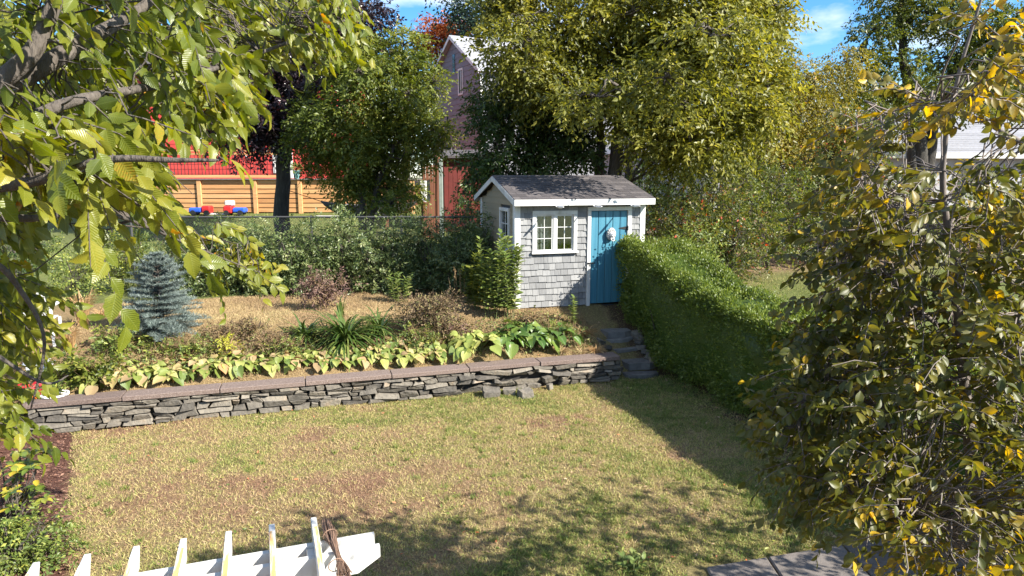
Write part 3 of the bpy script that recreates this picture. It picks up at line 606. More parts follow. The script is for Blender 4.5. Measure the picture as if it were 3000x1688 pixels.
# front shingles
ex = .125; rows = 16
sm = {}
for r_ in range(rows + 1):
    z0 = r_ * ex; z1 = min(z0 + ex + .035, E_ + .06); segs = []
    x = .088
    cuts = sorted([.088, W_ - .088])
    spans = [(.088, W_ - .088)]
    for (a, b_, c, d_) in ((WX0, WX1, WZ0, WZ1), (DX0 - .058, DX1 + .08, -1, DZ1 + .08)):
        new = []
        for (s0, s1) in spans:
            if z0 + ex * .5 > c and z0 + ex * .5 < d_ and s0 < b_ and s1 > a:
                if a - s0 > .02: new.append((s0, a))
                if s1 - b_ > .02: new.append((b_, s1))
            else: new.append((s0, s1))
        spans = new
    for (s0, s1) in spans:
        x = s0 - random.uniform(0, .06) if False else s0
        while x < s1 - .02:
            wd = random.choice((.085, .105, .12, .135, .15, .175, .2)); 
            if s1 - (x + wd) < .05: wd = s1 - x
            drop = random.choice((0, 0, 0, 0, 0, -.012, .008))
            g = G(); a, b_ = x + .0026, x + wd - .0026; t = .031 + random.uniform(-.004, .005)
            V = [(a, -t, z0 + drop), (b_, -t, z0 + drop), (b_, .018, z0 + drop), (a, .018, z0 + drop), (a, -.004, z1), (b_, -.004, z1), (b_, .018, z1), (a, .018, z1)]
            g.add(V, BOXF).obj('shingle', M['shingle'], shed); x += wd
# side clapboards (left wall), gable board
nb = 19; RISE = .44; RY = 1.29; RZ = 2.57
def roof_z(y): return 2.13 + (RZ - 2.13) * (1 - abs(y - RY) / 1.55)
for i in range(nb):
    z0 = i * .125; z1 = z0 + .135
    for (y0, y1) in ((.03, D_ - .03),):
        def clipz(z): return z
        zmid = z0 + .12
        if zmid > roof_z(0) - .12:
            half = 1.55 * (1 - (zmid + .10 - 2.13) / (RZ - 2.13)); 
            if half < .12: continue
            y0, y1 = max(y0, RY - half), min(y1, RY + half)
        parts = [(y0, y1)]
        if z0 + .12 > 1.07 and z0 + .02 < 1.94: parts = [(y0, .33), (.99, y1)]
        for (a, b_) in parts:
            if b_ - a < .05: continue
            V = [(-.02, a, z0), (.018, a, z0), (.018, b_, z0), (-.02, b_, z0), (-.004, a, z1), (.018, a, z1), (.018, b_, z1), (-.004, b_, z1)]
            G().add(V, [f[::-1] for f in [(0, 3, 2, 1), (4, 5, 6, 7), (0, 1, 5, 4), (1, 2, 6, 5), (2, 3, 7, 6), (3, 0, 4, 7)]][::1]).obj('clapboard', M['clap'], shed)
for (x0, x1, s) in ((W_ - .018, W_ + .02, 1),):
    G().box(x0, x1, .04, D_ - .03, 0, E_ + .05).obj('side_wall', M['clap'], shed)
G().box(.02, W_ - .02, D_ - .02, D_ + .012, 0, E_ + .05).obj('rear_wall', M['clap'], shed)
# gable panels under the rakes
for xg in (.03, W_ - .07):
    V = [(xg, .0, E_ + .05), (xg + .04, .0, E_ + .05), (xg + .04, D_, E_ + .05), (xg, D_, E_ + .05), (xg, RY, RZ - .06), (xg + .04, RY, RZ - .06)]
    G().add(V, [(0, 1, 2, 3), (0, 4, 5, 1), (3, 2, 5, 4), (0, 3, 4), (1, 5, 2)]).obj('gable', M['clap'], shed)
# corner boards
for (x0, x1, y0, y1) in ((-.032, .086, -.036, -.002), (-.034, -.004, -.002, .085), (W_ - .086, W_ + .03, -.036, -.002), (-.034, -.004, D_ - .09, D_ + .02)):
    G().box(x0, x1, y0, y1, -.01, E_ + .07, bev=.003).obj('corner_board', M['white'], shed)
# front window
win = G().box(WX0, WX1, -.05, .03, WZ1 - .075, WZ1, bev=.003).obj('window', M['white'], shed)
for (a, b_, c, d_, y0) in ((WX0, WX0 + .075, WZ0 + .05, WZ1 - .077, -.048), (WX1 - .075, WX1, WZ0 + .05, WZ1 - .077, -.048), ((WX0 + WX1) / 2 - .03, (WX0 + WX1) / 2 + .03, WZ0 + .05, WZ1 - .077, -.03)):
    G().box(a, b_, y0, .03, c, d_, bev=.003).obj('frame', M['white'], win)
G().box(WX0 - .02, WX1 + .02, -.085, .03, WZ0, WZ0 + .048, bev=.004).obj('sill', M['white'], win)
mid = (WX0 + WX1) / 2
for (a, b_) in ((WX0 + .077, mid - .032), (mid + .032, WX1 - .077)):
    c, d_ = WZ0 + .05, WZ1 - .079
    for q in ((a, a + .028, c, d_), (b_ - .028, b_, c, d_)): G().box(q[0], q[1], -.012, .02, q[2], q[3]).obj('sash', M['white'], win)
    for q in ((a + .028, b_ - .028, c, c + .028), (a + .028, b_ - .028, d_ - .028, d_)): G().box(q[0], q[1], -.012, .02, q[2], q[3]).obj('sash', M['white'], win)
    G().box((a + b_) / 2 - .006, (a + b_) / 2 + .006, -.006, .012, c + .028, d_ - .028).obj('muntin', M['white'], win)
    hz3 = (d_ - c - .056) / 3
    for k in (1, 2):
        for (m0, m1) in ((a + .028, (a + b_) / 2 - .006), ((a + b_) / 2 + .006, b_ - .028)): G().box(m0, m1, -.006, .012, c + .028 + hz3 * k - .006, c + .028 + hz3 * k + .006).obj('muntin', M['white'], win)
    for ci in range(2):
        for ri in range(3):
            m0 = a + .028 if ci == 0 else (a + b_) / 2 + .006; m1 = (a + b_) / 2 - .006 if ci == 0 else b_ - .028
            o = G().box(m0, m1, .002, .005, c + .028 + hz3 * ri + (.006 if ri else 0), c + .028 + hz3 * (ri + 1) - (.006 if ri < 2 else 0)).obj('pane', M['glass'], win)
# side window
sw = G().box(-.05, .03, .33, .99, 1.87, 1.94, bev=.003).obj('window', M['white'], shed)
for q in ((.33, .40, 1.12, 1.868), (.92, .99, 1.12, 1.868)): G().box(-.048, .03, q[0], q[1], q[2], q[3], bev=.003).obj('frame', M['white'], sw)
G().box(-.07, .03, .31, 1.01, 1.07, 1.118, bev=.003).obj('sill', M['white'], sw)
G().box(-.004, .004, .402, .918, 1.12, 1.868).obj('pane', M['glass'], sw)
for k in (1, 2): G().box(-.012, -.005, .402, .918, 1.12 + .25 * k - .008, 1.12 + .25 * k + .008).obj('muntin', M['white'], sw)
G().box(-.014, -.005, .65, .67, 1.12, 1.868).obj('muntin', M['white'], sw)
# door frame, door
G().box(DX0 - .075, DX0, -.05, .03, -.03, DZ1 + .005, bev=.003).obj('door_frame', M['white'], shed)
G().box(DX1, DX1 + .09, -.05, .03, -.03, DZ1 + .005, bev=.003).obj('door_frame', M['white'], shed)
G().box(DX0 - .075, DX1 + .09, -.052, .03, DZ1 + .007, DZ1 + .085, bev=.003).obj('door_frame', M['white'], shed)
door = G().box(DX0 + .006, DX1 - .006, .0, .03, .01, DZ1).obj('door', M['darkwood'], shed)  # backing coloured dark to stand in for shade in the plank gaps
pw = (DX1 - DX0 - .012) / 5
for k in range(5): G().box(DX0 + .006 + k * pw + .005, DX0 + .006 + (k + 1) * pw - .005, -.025, -.001, .01 + random.uniform(0, .004), DZ1 - .004, bev=.005).obj('plank', M['blue'], door)
for z in (.38, 1.53):
    V = [(DX1 - .005, -.028, z - .035), (DX1 - .005, -.028, z + .035), (DX1 - .16, -.028, z + .012), (DX1 - .19, -.028, z), (DX1 - .16, -.028, z - .012)]
    V2 = [(a, -.036, c) for a, b_, c in V]; k = len(V)
    hg = G().add(V2 + V, [tuple(range(k)), tuple(range(2 * k - 1, k - 1, -1))] + [(i, i + k, (i + 1) % k + k, (i + 1) % k) for i in range(k)]).tube([(DX1 + .002, -.062, z - .05), (DX1 + .002, -.062, z + .05)], .011, 8).obj('hinge', M['iron'], door)
G().box(DX0 - .07, DX0 + .08, -.064, -.053, .83, .855).tube([(DX0 - .05, -.07, .842), (DX0 - .05, -.10, .842), (DX0 - .055, -.10, .78)], .009, 6).obj('latch', M['iron'], door)
G().box(DX0 - .1, DX1 + .1, -.02, .04, -.10, -.035).obj('threshold', M['darkwood'], shed)
for (a, b_) in ((.1, .5), (1.1, 1.45), (2.3, 2.65)): G().box(a, b_, .0, .3, -.2, -.012, bev=.02).obj('footing', M['flag'], shed)
# roof
FY, BY = -.26, 2 * RY + .26; ox = .10
ths = math.atan2(RZ - 2.13, RY - FY); sl = math.hypot(RZ - 2.13, RY - FY)
for s in (1, -1):
    ey = FY if s == 1 else BY
    V = []
    for x in (-ox, W_ + ox):
        for (y, z) in ((ey, 2.13), (RY, RZ), (RY, RZ - .045), (ey, 2.13 - .045)): V.append((x, y, z))
    F = [(0, 1, 2, 3), (7, 6, 5, 4), (0, 4, 5, 1), (1, 5, 6, 2), (2, 6, 7, 3), (3, 7, 4, 0)]
    if s == -1: F = [f[::-1] for f in F]
    G().add(V, F).obj('roof', M['roof'], shed)
nr = 11; e = sl / nr; ny, nz_ = -math.sin(ths), math.cos(ths)
for s in (1, -1):
    rws = []
    gall = G()
    for r_ in range(nr):
        x = -ox - .01 - (0 if r_ % 2 else .15); row = []
        while x < W_ + ox:
            x1 = min(x + .30 + random.uniform(-.015, .015), W_ + ox + .01); xa = max(x, -ox - .01)
            if x1 - xa > .03:
                def pt(xx, q, h): yy = FY + q * math.cos(ths) + ny * h; zz = 2.13 + q * math.sin(ths) + nz_ * h; return (xx, yy if s == 1 else 2 * RY - yy, zz)
                q0, q1 = r_ * e - (.02 if r_ == 0 else 0), r_ * e + e + .02; q1 = min(q1, sl)
                th_ = .010 + random.uniform(0, .003)
                V = [pt(xa + .003, q0, .003), pt(x1 - .003, q0, .003), pt(x1 - .003, q1, .001), pt(xa + .003, q1, .001), pt(xa + .003, q0, th_), pt(x1 - .003, q0, th_), pt(x1 - .003, q1, .005), pt(xa + .003, q1, .005)]
                F = BOXF if s == 1 else [f[::-1] for f in BOXF]
                if s == 1: G().add(V, F).obj('roof_shingle', M['roof'], shed)
                else: gall.add(V, F)
            x = x1
    if s == -1: gall.obj('rear_shingles', M['roof'], shed, kind='stuff')
G().add([(-ox - .01, RY - .1, RZ - .015), (W_ + ox + .01, RY - .1, RZ - .015), (W_ + ox + .01, RY, RZ + .017), (-ox - .01, RY, RZ + .017), (W_ + ox + .01, RY + .1, RZ - .015), (-ox - .01, RY + .1, RZ - .015)], [(0, 1, 2, 3), (3, 2, 4, 5)]).obj('ridge_cap', M['roof'], shed)
G().box(-ox - .012, W_ + ox + .012, FY - .022, FY - .001, 2.005, 2.125, bev=.003).obj('fascia', M['white'], shed)
G().box(-ox, W_ + ox, BY + .001, BY + .022, 2.005, 2.125, bev=.003).obj('fascia', M['white'], shed)
for xr in (-ox - .022, W_ + ox + .002):
    for s in (1, -1):
        ey = FY if s == 1 else BY; V = []
        for x in (xr, xr + .02):
            for (y, z) in ((ey, 2.122), (RY, RZ - .003), (RY, RZ - .11), (ey, 2.012)): V.append((x, y, z))
        F = [(0, 1, 2, 3), (7, 6, 5, 4), (0, 4, 5, 1), (1, 5, 6, 2), (2, 6, 7, 3), (3, 7, 4, 0)]
        G().add(V, F if s == 1 else [f[::-1] for f in F]).obj('rake_board', M['white'], shed)
G().add([(-ox, FY, 2.02), (W_ + ox, FY, 2.02), (W_ + ox, .02, 2.04), (-ox, .02, 2.04), (-ox, FY, 2.03), (W_ + ox, FY, 2.03), (W_ + ox, .02, 2.05), (-ox, .02, 2.05)], BOXF).obj('soffit', M['clap'], shed)
# little spotlights on the fascia
for xq in (.72, 1.50, 2.30):
    lg = G().tube([(xq, FY - .02, 2.0), (xq, FY - .07, 1.985), (xq + .01, FY - .14, 1.985)], .012, 6).obj('spotlight', M['lion'], shed)
    G().tube([(xq + .01, FY - .13, 1.985), (xq + .012, FY - .16, 1.985), (xq + .02, FY - .30, 1.99), (xq + .025, FY - .36, 1.995)], [.010, .024, .022, .009], 8).obj('lamp_head', M['lion'], lg)
# curtains and a shelf inside
G().tube([(WX0 + .1, .17, 1.0), (WX0 + .1, .17, 1.95)], .002, 4)
cv = []; n_ = 30
for i in range(n_ + 1):
    x = WX0 + .02 + (mid - WX0 + .06) * i / n_; y = .10 + .018 * math.sin(i * 1.5)
    cv += [(x, y, .95), (x, y, 1.9)]
ct = G().add(cv, [(2 * i, 2 * i + 2, 2 * i + 3, 2 * i + 1) for i in range(n_)]).obj('curtain', M['cloth'], shed)
G().box(1.0, 1.5, .4, .7, 1.02, 1.06).box(1.05, 1.2, .42, .6, 1.06, 1.3).obj('shelf', M['darkwood'], shed)

# lion head knocker, hung on the door
def to_shed(x, y, z): return (SX + x * YC - y * YS, SY + x * YS + y * YC, SZ + z)
lion = thing('lion_head_knocker', 'white lion head door knocker with ring hung on blue door', 'door knocker', to_shed(1.985, -.04, 1.40), YAW)
def blob(c, r_, n=10, m=7, bump_=None):
    V = []; F = []
    for i in range(m + 1):
        a = math.pi * i / m
        for k in range(n):
            b_ = 2 * math.pi * k / n; q = 1 + (bump_(a, b_) if bump_ else 0); V.append((c[0] + r_[0] * q * math.sin(a) * math.cos(b_), c[1] + r_[1] * q * math.cos(a) * -1, c[2] + r_[2] * q * math.sin(a) * math.sin(b_)))
    for i in range(m):
        for k in range(n): k2 = (k + 1) % n; F.append((i * n + k, i * n + k2, (i + 1) * n + k2, (i + 1) * n + k))
    return V, F
g = G(); g.add(*blob((0, -.03, .0), (.105, .06, .125), 22, 8, lambda a, b_: .12 * math.sin(b_ * 11)))
for k in range(16):
    a = 2 * math.pi * k / 16; up_ = max(0, math.sin(a)); c = (math.cos(a) * .098, -.04 - .02 * up_, math.sin(a) * .115 + .015); g.add(*blob(c, (.03 + .012 * random.random(), .04, .045 + .02 * up_), 7, 5))
g.obj('mane', M['lionmane'], lion, smooth=True)
g = G(); g.add(*blob((0, -.075, .02), (.07, .055, .078), 12, 8)); g.add(*blob((0, -.12, -.02), (.036, .035, .03), 10, 6)); g.add(*blob((0, -.105, -.06), (.028, .03, .018), 8, 5)); g.add(*blob((0, -.118, .03), (.014, .03, .04), 8, 5))
for s in (-1, 1): g.add(*blob((s * .065, -.06, .085), (.022, .02, .024), 7, 5)); g.add(*blob((s * .034, -.116, .045), (.02, .018, .01), 7, 5))
g.obj('face', M['lion'], lion, smooth=True)
g = G(); g.add(*blob((0, -.155, -.012), (.014, .01, .011), 7, 5))
for s in (-1, 1): g.add(*blob((s * .03, -.125, .036), (.009, .008, .007), 7, 5))
g.add(*blob((0, -.125, -.043), (.026, .02, .006), 8, 5)); g.obj('features', M['iron'], lion, smooth=True)
lion.scale = (.78, .9, .8)
a = np.linspace(.0, 2 * np.pi, 25); rg = np.stack([.045 * np.cos(a), -.13 + 0 * a + .02 * np.sin(a), -.092 + .05 * np.sin(a)], -1); G().tube(rg, .009, 6, cap=False).obj('ring', M['lion'], lion, smooth=True)

# ------------------------------------------------------------------ pergola
PY = R(20); pcs, psn = math.cos(PY), math.sin(PY)
p0 = P(918, 1515, 4.25)            # far end of the last rafter
pg = thing('pergola', 'white pergola top with peeling rafters on paired beams', 'pergola', (p0[0], p0[1], -.85), PY)
zt = p0[2] + .85                    # top of rafters, local
for k in range(9):
    x = -.262 * k
    V, F = bevbox(-.019, .019, -1.9, .0, zt - .115, zt, .004); V = np.array(V); V[(V[:, 1] > -.2) & (V[:, 2] < zt - .05), 1] -= .07; V[:, 0] += x
    rf = G().add(V, F).obj('rafter', M['white'], pg)
    o = G().box(x - .0155, x + .0155, -1.89, -.10 - random.uniform(0, .05), zt + .0005, zt + .003).obj('bare_top', M['peel'], rf)
    o['label'] = 'orange bare wood where paint has peeled'
for (y0, y1, xe) in ((-.285, -.247, .36), (-.44, -.402, .37)):
    V = [(-2.4, y0, zt - .20), (xe - .14, y0, zt - .20), (xe, y0, zt - .115), (xe, y0, zt - .045), (-2.4, y0, zt - .045)]; V2 = [(a, y1, c) for a, b_, c in V]; k = 5
    G().add(V + V2, [tuple(range(k)), tuple(range(2 * k - 1, k - 1, -1))] + [(i, i + k, (i + 1) % k + k, (i + 1) % k) for i in range(k)]).obj('beam', M['white'], pg)
for xq in (-.02, -2.2): G().box(xq - .045, xq + .045, -.398, -.289, .0, zt - .06, bev=.006).obj('post', M['white'], pg)
# bundle of vine twigs tied beside the last rafter
tb = thing('twig_bundle', 'bundle of brown vine twigs tied beside the last pergola rafter', 'twig bundle', (p0[0], p0[1], p0[2]), PY)
for k in range(80):
    a = random.uniform(0, 6.28); r0 = .034 * math.sqrt(random.random()); pts = []
    for i in range(9):
        y = -.10 - i * .075; w2 = (.75 + .35 * math.sin(i * .9)) * (1 + (.35 if i > 6 else 0)); pts.append((.075 + math.cos(a + .15 * i) * r0 * w2 + random.uniform(-.004, .004) + .006 * i, y + random.uniform(-.03, .03), .0 + math.sin(a + .15 * i) * r0 * w2 * .8 + random.uniform(-.003, .003) - .004 * i))
    G().tube(smooth_path(pts, 12), random.uniform(.0018, .0034), 4).obj('twig', M['twig'], tb)
for y in (-.26, -.62):
    a = np.linspace(0, 2 * np.pi, 17); G().tube(np.stack([.085 + .044 * np.cos(a), y + 0 * a + .01 * np.cos(a), -.01 + .038 * np.sin(a)], -1), .0035, 5, cap=False).obj('tie', M['twig'], tb)
# ------------------------------------------------------------------ chain link fence behind the terrace
def fence_pt(px, d=16.2): a, b_ = ray(px, 640); return a * d
fx0, fx1 = fence_pt(380), fence_pt(1440)
cl = thing('chain_link_fence', 'chain link fence with dark top rail behind the shrubs', 'fence', (fx0, 16.2, gz1(fx0, 16.2)))
FH = P(900, 636, 16.2)[2] - cl.location.z; FL = fx1 - fx0
G().tube([(0, 0, FH), (FL, 0, FH)], .022, 8).obj('top_rail', M['galv'], cl)
for k in range(5): G().tube([(k * FL / 4, .03, -.1), (k * FL / 4, .03, FH + .04)], .028, 8).obj('post', M['galv'], cl)
g = G(); s_ = .065; n_ = int(FL / s_)
for k in range(-int(FH / s_), n_):
    for sg in (1, -1):
        x0 = k * s_ if sg == 1 else k * s_ + FH; pts = [(x0, 0, .02), (x0 + sg * (FH - .02), 0, FH)]
        x_a, x_b = pts[0][0], pts[1][0]
        if min(x_a, x_b) < 0 or max(x_a, x_b) > FL: continue
        g.tube(pts, .0028, 3, cap=False)
g.obj('wire_mesh', M['galv'], cl, kind='stuff')

# ------------------------------------------------------------------ neighbour's deck, red house
def gpt(px, d): a, b_ = ray(px, 620); return np.array((a * d, d, gz1(a * d, d)))
dk0 = gpt(430, 30); dk = thing('deck', 'raised cedar deck with horizontal board skirt and black balusters', 'deck', dk0)
DLn = gpt(1215, 30)[0] - dk0[0]; DZ = P(800, 524, 30)[2] - dk0[2]
posts = [0, 2.35, 4.85 - .02, 6.83, 8.9, 10.9]
nbd = 7; bh = (DZ - .05) / nbd
xp = [gpt(p, 30)[0] - dk0[0] for p in (432, 590, 752, 883, 1010, 1120, 1210)]
for i in range(len(xp)):
    G().box(xp[i] - .09, xp[i] + .09, -.11, .02, -.1, DZ - .06, bev=.01).obj('post', M['cedar'], dk)
for i in range(len(xp) - 1):
    for r_ in range(nbd): G().box(xp[i] + .093, xp[i + 1] - .093, -.035, .0, .03 + r_ * bh, .03 + r_ * bh + bh - .035, bev=.006).obj('board', M['cedar'], dk)
G().box(0, DLn, .03, .05, 0, DZ - .08).obj('backing', M['darkwood'], dk)
G().box(-.1, DLn + .1, -.15, 3.6, DZ - .055, DZ, bev=.01).obj('floor', M['pave'], dk)
RL = P(800, 441, 30.2)[2] - dk0[2]
xr0, xr1 = 0, gpt(838, 30)[0] - dk0[0]
G().box(xr0, xr1, .06, .16, RL - .05, RL, bev=.008).obj('top_rail', M['cedar'], dk)
G().box(xr0, xr1, .08, .13, RL - .2, RL - .11, bev=.008).obj('rail', M['cedar'], dk)
G().box(xr0, xr1, .08, .13, DZ + .04, DZ + .16, bev=.008).obj('rail', M['cedar'], dk)
x = xr0 + .1
while x < xr1: G().box(x - .009, x + .009, .095, .113, DZ + .16, RL - .2).obj('baluster', M['iron'], dk); x += .15
pp = P(868, 510, 29.95); fp = thing('flower_pot', 'teal glazed flower pot standing on the deck edge', 'flower pot', (pp[0], 29.98, dk0[2] + DZ))
pr = [(.10, 0), (.15, .3), (.17, .32), (.17, .36), (.14, .36)]; k = 14; V = [(r_ * math.cos(2 * math.pi * i / k), r_ * math.sin(2 * math.pi * i / k), z) for r_, z in pr for i in range(k)]
G().add(V, [(r_ * k + i, r_ * k + (i + 1) % k, (r_ + 1) * k + (i + 1) % k, (r_ + 1) * k + i) for r_ in range(4) for i in range(k)] + [tuple(range(k - 1, -1, -1))]).obj('pot', M['teal'], fp)
m = 120; ps, dr = in_ellipsoid(np.array((0, 0, .45)), np.array((.2, .2, .22)), m, .2); ob('foliage', leaves_mesh('foliage', ps, dr + (0, 0, .5), rng.normal(0, 1, (m, 3)), .13, rng.random(m)), M['goldenrod'], fp, kind='stuff')
# red house
rh0 = gpt(380, 34.2); rh = thing('red_house', 'bright red clapboard house behind the deck', 'house', rh0)
RW = gpt(1000, 34.2)[0] - rh0[0]; RHh = 6.6
G().box(0, RW, .03, 8, 0, RHh).obj('wall', M['red'], rh)
wins = [(2.6, 4.0, 3.15, 4.2), (5.6, 6.8, 3.4, 4.6), (9.4, 10.5, 3.6, 4.8), (7.3, 8.25, 1.55, 3.6)]
for i in range(26):
    z0 = .3 + i * .242; spans = [(0, RW)]
    for (a, b_, c, d_) in wins:
        if z0 + .24 > c and z0 < d_: spans = [q for s0, s1 in spans for q in (((s0, a), (b_, s1)) if s0 < a and s1 > b_ else ((s0, s1),))]
    for s0, s1 in spans: G().add([(s0, -.02, z0), (s1, -.02, z0), (s1, .03, z0), (s0, .03, z0), (s0, .0, z0 + .245), (s1, .0, z0 + .245), (s1, .03, z0 + .245), (s0, .03, z0 + .245)], BOXF).obj('clapboard', M['red'], rh)
for (a, b_, c, d_) in wins:
    o = G().box(a, b_, -.01, .028, c, d_).obj('window', M['pane'], rh)
    for q in ((a, a + .1, c + .1, d_ - .1), (b_ - .1, b_, c + .1, d_ - .1), ((a + b_) / 2 - .04, (a + b_) / 2 + .04, c + .1, d_ - .1), (a, b_, c, c + .098), (a, b_, d_ - .098, d_)): G().box(q[0], q[1], -.06, -.012, q[2], q[3]).obj('frame', M['white'], o)
rf = G().add([(-.5, -.6, RHh - .1), (RW + .5, -.6, RHh - .1), (RW + .5, 4, RHh + 2.6), (-.5, 4, RHh + 2.6), (RW + .5, 8.6, RHh - .1), (-.5, 8.6, RHh - .1), (-.5, -.6, RHh), (RW + .5, -.6, RHh), (RW + .5, 4, RHh + 2.75), (-.5, 4, RHh + 2.75), (RW + .5, 8.6, RHh), (-.5, 8.6, RHh)],
    [(0, 3, 2, 1), (3, 5, 4, 2), (6, 7, 8, 9), (9, 8, 10, 11), (0, 1, 7, 6), (4, 5, 11, 10), (0, 6, 9, 3), (3, 9, 11, 5), (1, 2, 8, 7), (2, 4, 10, 8)]).obj('roof', M['roof'], rh)
x = gpt(856, 30.6)[0] - rh0[0]; G().box(x - .07, x + .07, -3.5, -3.36, 1.3, 4.1, bev=.01).obj('porch_post', M['white'], rh)
# toys on the neighbour's grass
def toy(px, d, label, flip):
    p = gpt(px, d); t = thing('toy_car', label, 'toy'  , p, 0)
    s = -1 if flip else 1
    def bx(x0, x1, *r): return (min(s * x0, s * x1), max(s * x0, s * x1), *r)
    V, F = bevbox(*bx(-.05, .5, -.2, .2, .1, .32), .06); G().add(V, F).obj('hood', M['blueplastic'], t, smooth=False)
    V, F = bevbox(*bx(-.42, -.05, -.21, .21, .08, .40), .05); G().add(V, F).obj('body', M['redplastic'], t)
    if not flip: 
        V, F = bevbox(*bx(-.36, -.02, -.17, .17, .40, .62), .04); G().add(V, F).obj('cab', M['white'], t)
    for xx in (-.28, .3):
        for yy in (-.2, .2):
            V, F = tube([(s * xx, yy - .05, .11), (s * xx, yy + .05, .11)], .11, 12); G().add(V, F).obj('wheel', M['iron'], t)
toy(688, 29.2, 'blue and red plastic ride-on toy with white cab on the grass', False)
toy(592, 29.2, 'blue and red plastic toy without cab near the deck skirt', True)
p = gpt(637, 29.3); o = G().box(-.55, .55, -.1, .1, 0, .07, bev=.01).obj('white_plank', M['white']); o.location = p; tag(o, 'white plank lying on grass between the two toys', 'plank')
p = gpt(955, 28.5); o = G().box(-.5, .5, -.25, .25, 0, .06, bev=.02).obj('white_tray', M['white']); o.location = p; tag(o, 'flat white tray on the grass below the hammock', 'tray')
# hammock
h0 = P(838, 556, 22.2); h1 = P(940, 590, 22.2); h2 = P(1222, 590, 22.6); h3 = P(1262, 566, 22.6)
hm = thing('hammock', 'sagging dark grey cloth hammock slung from tree trunk to timber post', 'hammock', ((h1 + h2) / 2)); c0 = (h1 + h2) / 2
V = []; na, nb_ = 28, 9
for i in range(na + 1):
    t = i / na; c = h1 * (1 - t) + h2 * t - c0; bell = 4 * t * (1 - t); wd = .06 + .45 * bell ** .7
    for j in range(nb_):
        q = (j / (nb_ - 1) - .5) * 2; fold = .02 * math.sin(j * 2.6 + 3 * t) * (1 - bell * .5)
        V.append((c[0], c[1] + q * wd * .75, c[2] - .62 * bell ** .8 * (1 - .8 * abs(q) ** 1.6) + fold))
g = G().add(V, [(i * nb_ + j, (i + 1) * nb_ + j, (i + 1) * nb_ + j + 1, i * nb_ + j + 1) for i in range(na) for j in range(nb_ - 1)]); g.obj('cloth', M['hammock'], hm, smooth=True)
G().tube([h0 - c0, h1 - c0], .012, 6).obj('rope', M['iron'], hm); G().tube([h2 - c0, h3 - c0], .012, 6).obj('rope', M['iron'], hm)
# timber posts, pale pole, sheet, barn-red outbuilding
def postthing(name, px, py0, py1, d, r_, mat, label, cat, sq=False):
    p = gpt(px, d); zt_ = P(px, py0, d)[2] - p[2]; o = thing(name, label, cat, p)
    if sq: G().box(-r_, r_, -r_, r_, -.2, zt_, bev=r_ * .15).obj('post', M[mat], o)
    else: G().tube([(0, 0, -.2), (0, 0, zt_ * .5), (.02, 0, zt_)], r_, 10).obj('post', M[mat], o)
    G().tube([(0, 0, zt_ - .002), (0, 0, zt_ + .02)], [r_ * 1.25, r_ * 1.1], 10).obj('cap', M[mat], o)
postthing('timber_post', 1283, 458, 640, 22.8, .085, 'brown', 'tall round brown timber post holding up the hammock', 'post')
postthing('pale_pole', 1293, 468, 640, 22.4, .06, 'palegreen', 'pale green painted pole beside the tall timber post', 'pole', True)
tf = thing('timber_screen', 'upright brown plank screen beside the hammock post', 'screen', gpt(1265, 23.2)); zt_ = P(1265, 482, 23.2)[2] - tf.location.z
for k in range(5): G().box(-.30 + k * .12, -.30 + k * .12 + .108, -.02, .02, -.1, zt_ - .03 * random.random(), bev=.006).obj('plank', M['brown'], tf)
sf = thing('slat_screen', 'low brown horizontal slat screen behind the hammock', 'screen', gpt(1185, 25)); z1 = P(1185, 548, 25)[2] - sf.location.z
for k in range(6): G().box(-.65, .65, -.02, .02, z1 - .11 * k - .1, z1 - .11 * k, bev=.005).obj('slat', M['brown'], sf)
for xq in (-.66, .66): G().box(xq - .05, xq + .05, .022, .1, -.1, z1 + .03).obj('post', M['brown'], sf)
p = P(1246, 560, 22.9); sh = thing('white_sheet', 'white sheet hanging against the brown plank screen', 'sheet', (p[0], p[1], p[2] - .35))
V = []; 
for i in range(9):
    for j in range(6): V.append((-.16 + .04 * i, .012 * math.sin(i * 1.3), j * .14 + .01 * math.sin(i)))
G().add(V, [(i * 6 + j, (i + 1) * 6 + j, (i + 1) * 6 + j + 1, i * 6 + j + 1) for i in range(8) for j in range(5)]).obj('cloth', M['white'], sh, smooth=True); G().tube([(-.2, .0, .715), (.3, .0, .715)], .012, 6).obj('rod', M['brown'], sh)
b0 = gpt(1302, 24.5); bs = thing('red_outbuilding', 'barn red wooden outbuilding beside the timber post', 'outbuilding', b0, R(8)); bw = 1.9; bh_ = P(1340, 462, 24.5)[2] - b0[2]
G().box(0, bw, .03, 2.4, -.1, bh_).obj('wall', M['dred'], bs)
for k in range(12): G().box(k * bw / 12 + .004, (k + 1) * bw / 12 - .004, -.0, .028, -.1, bh_ - .002, bev=.004).obj('plank', M['dred'], bs)
G().add([(-.15, -.25, bh_ - .02), (bw + .15, -.25, bh_ - .02), (bw + .15, 2.6, bh_ + .3), (-.15, 2.6, bh_ + .3), (-.15, -.25, bh_ + .06), (bw + .15, -.25, bh_ + .06), (bw + .15, 2.6, bh_ + .38), (-.15, 2.6, bh_ + .38)], BOXF).obj('roof', M['roof'], bs)

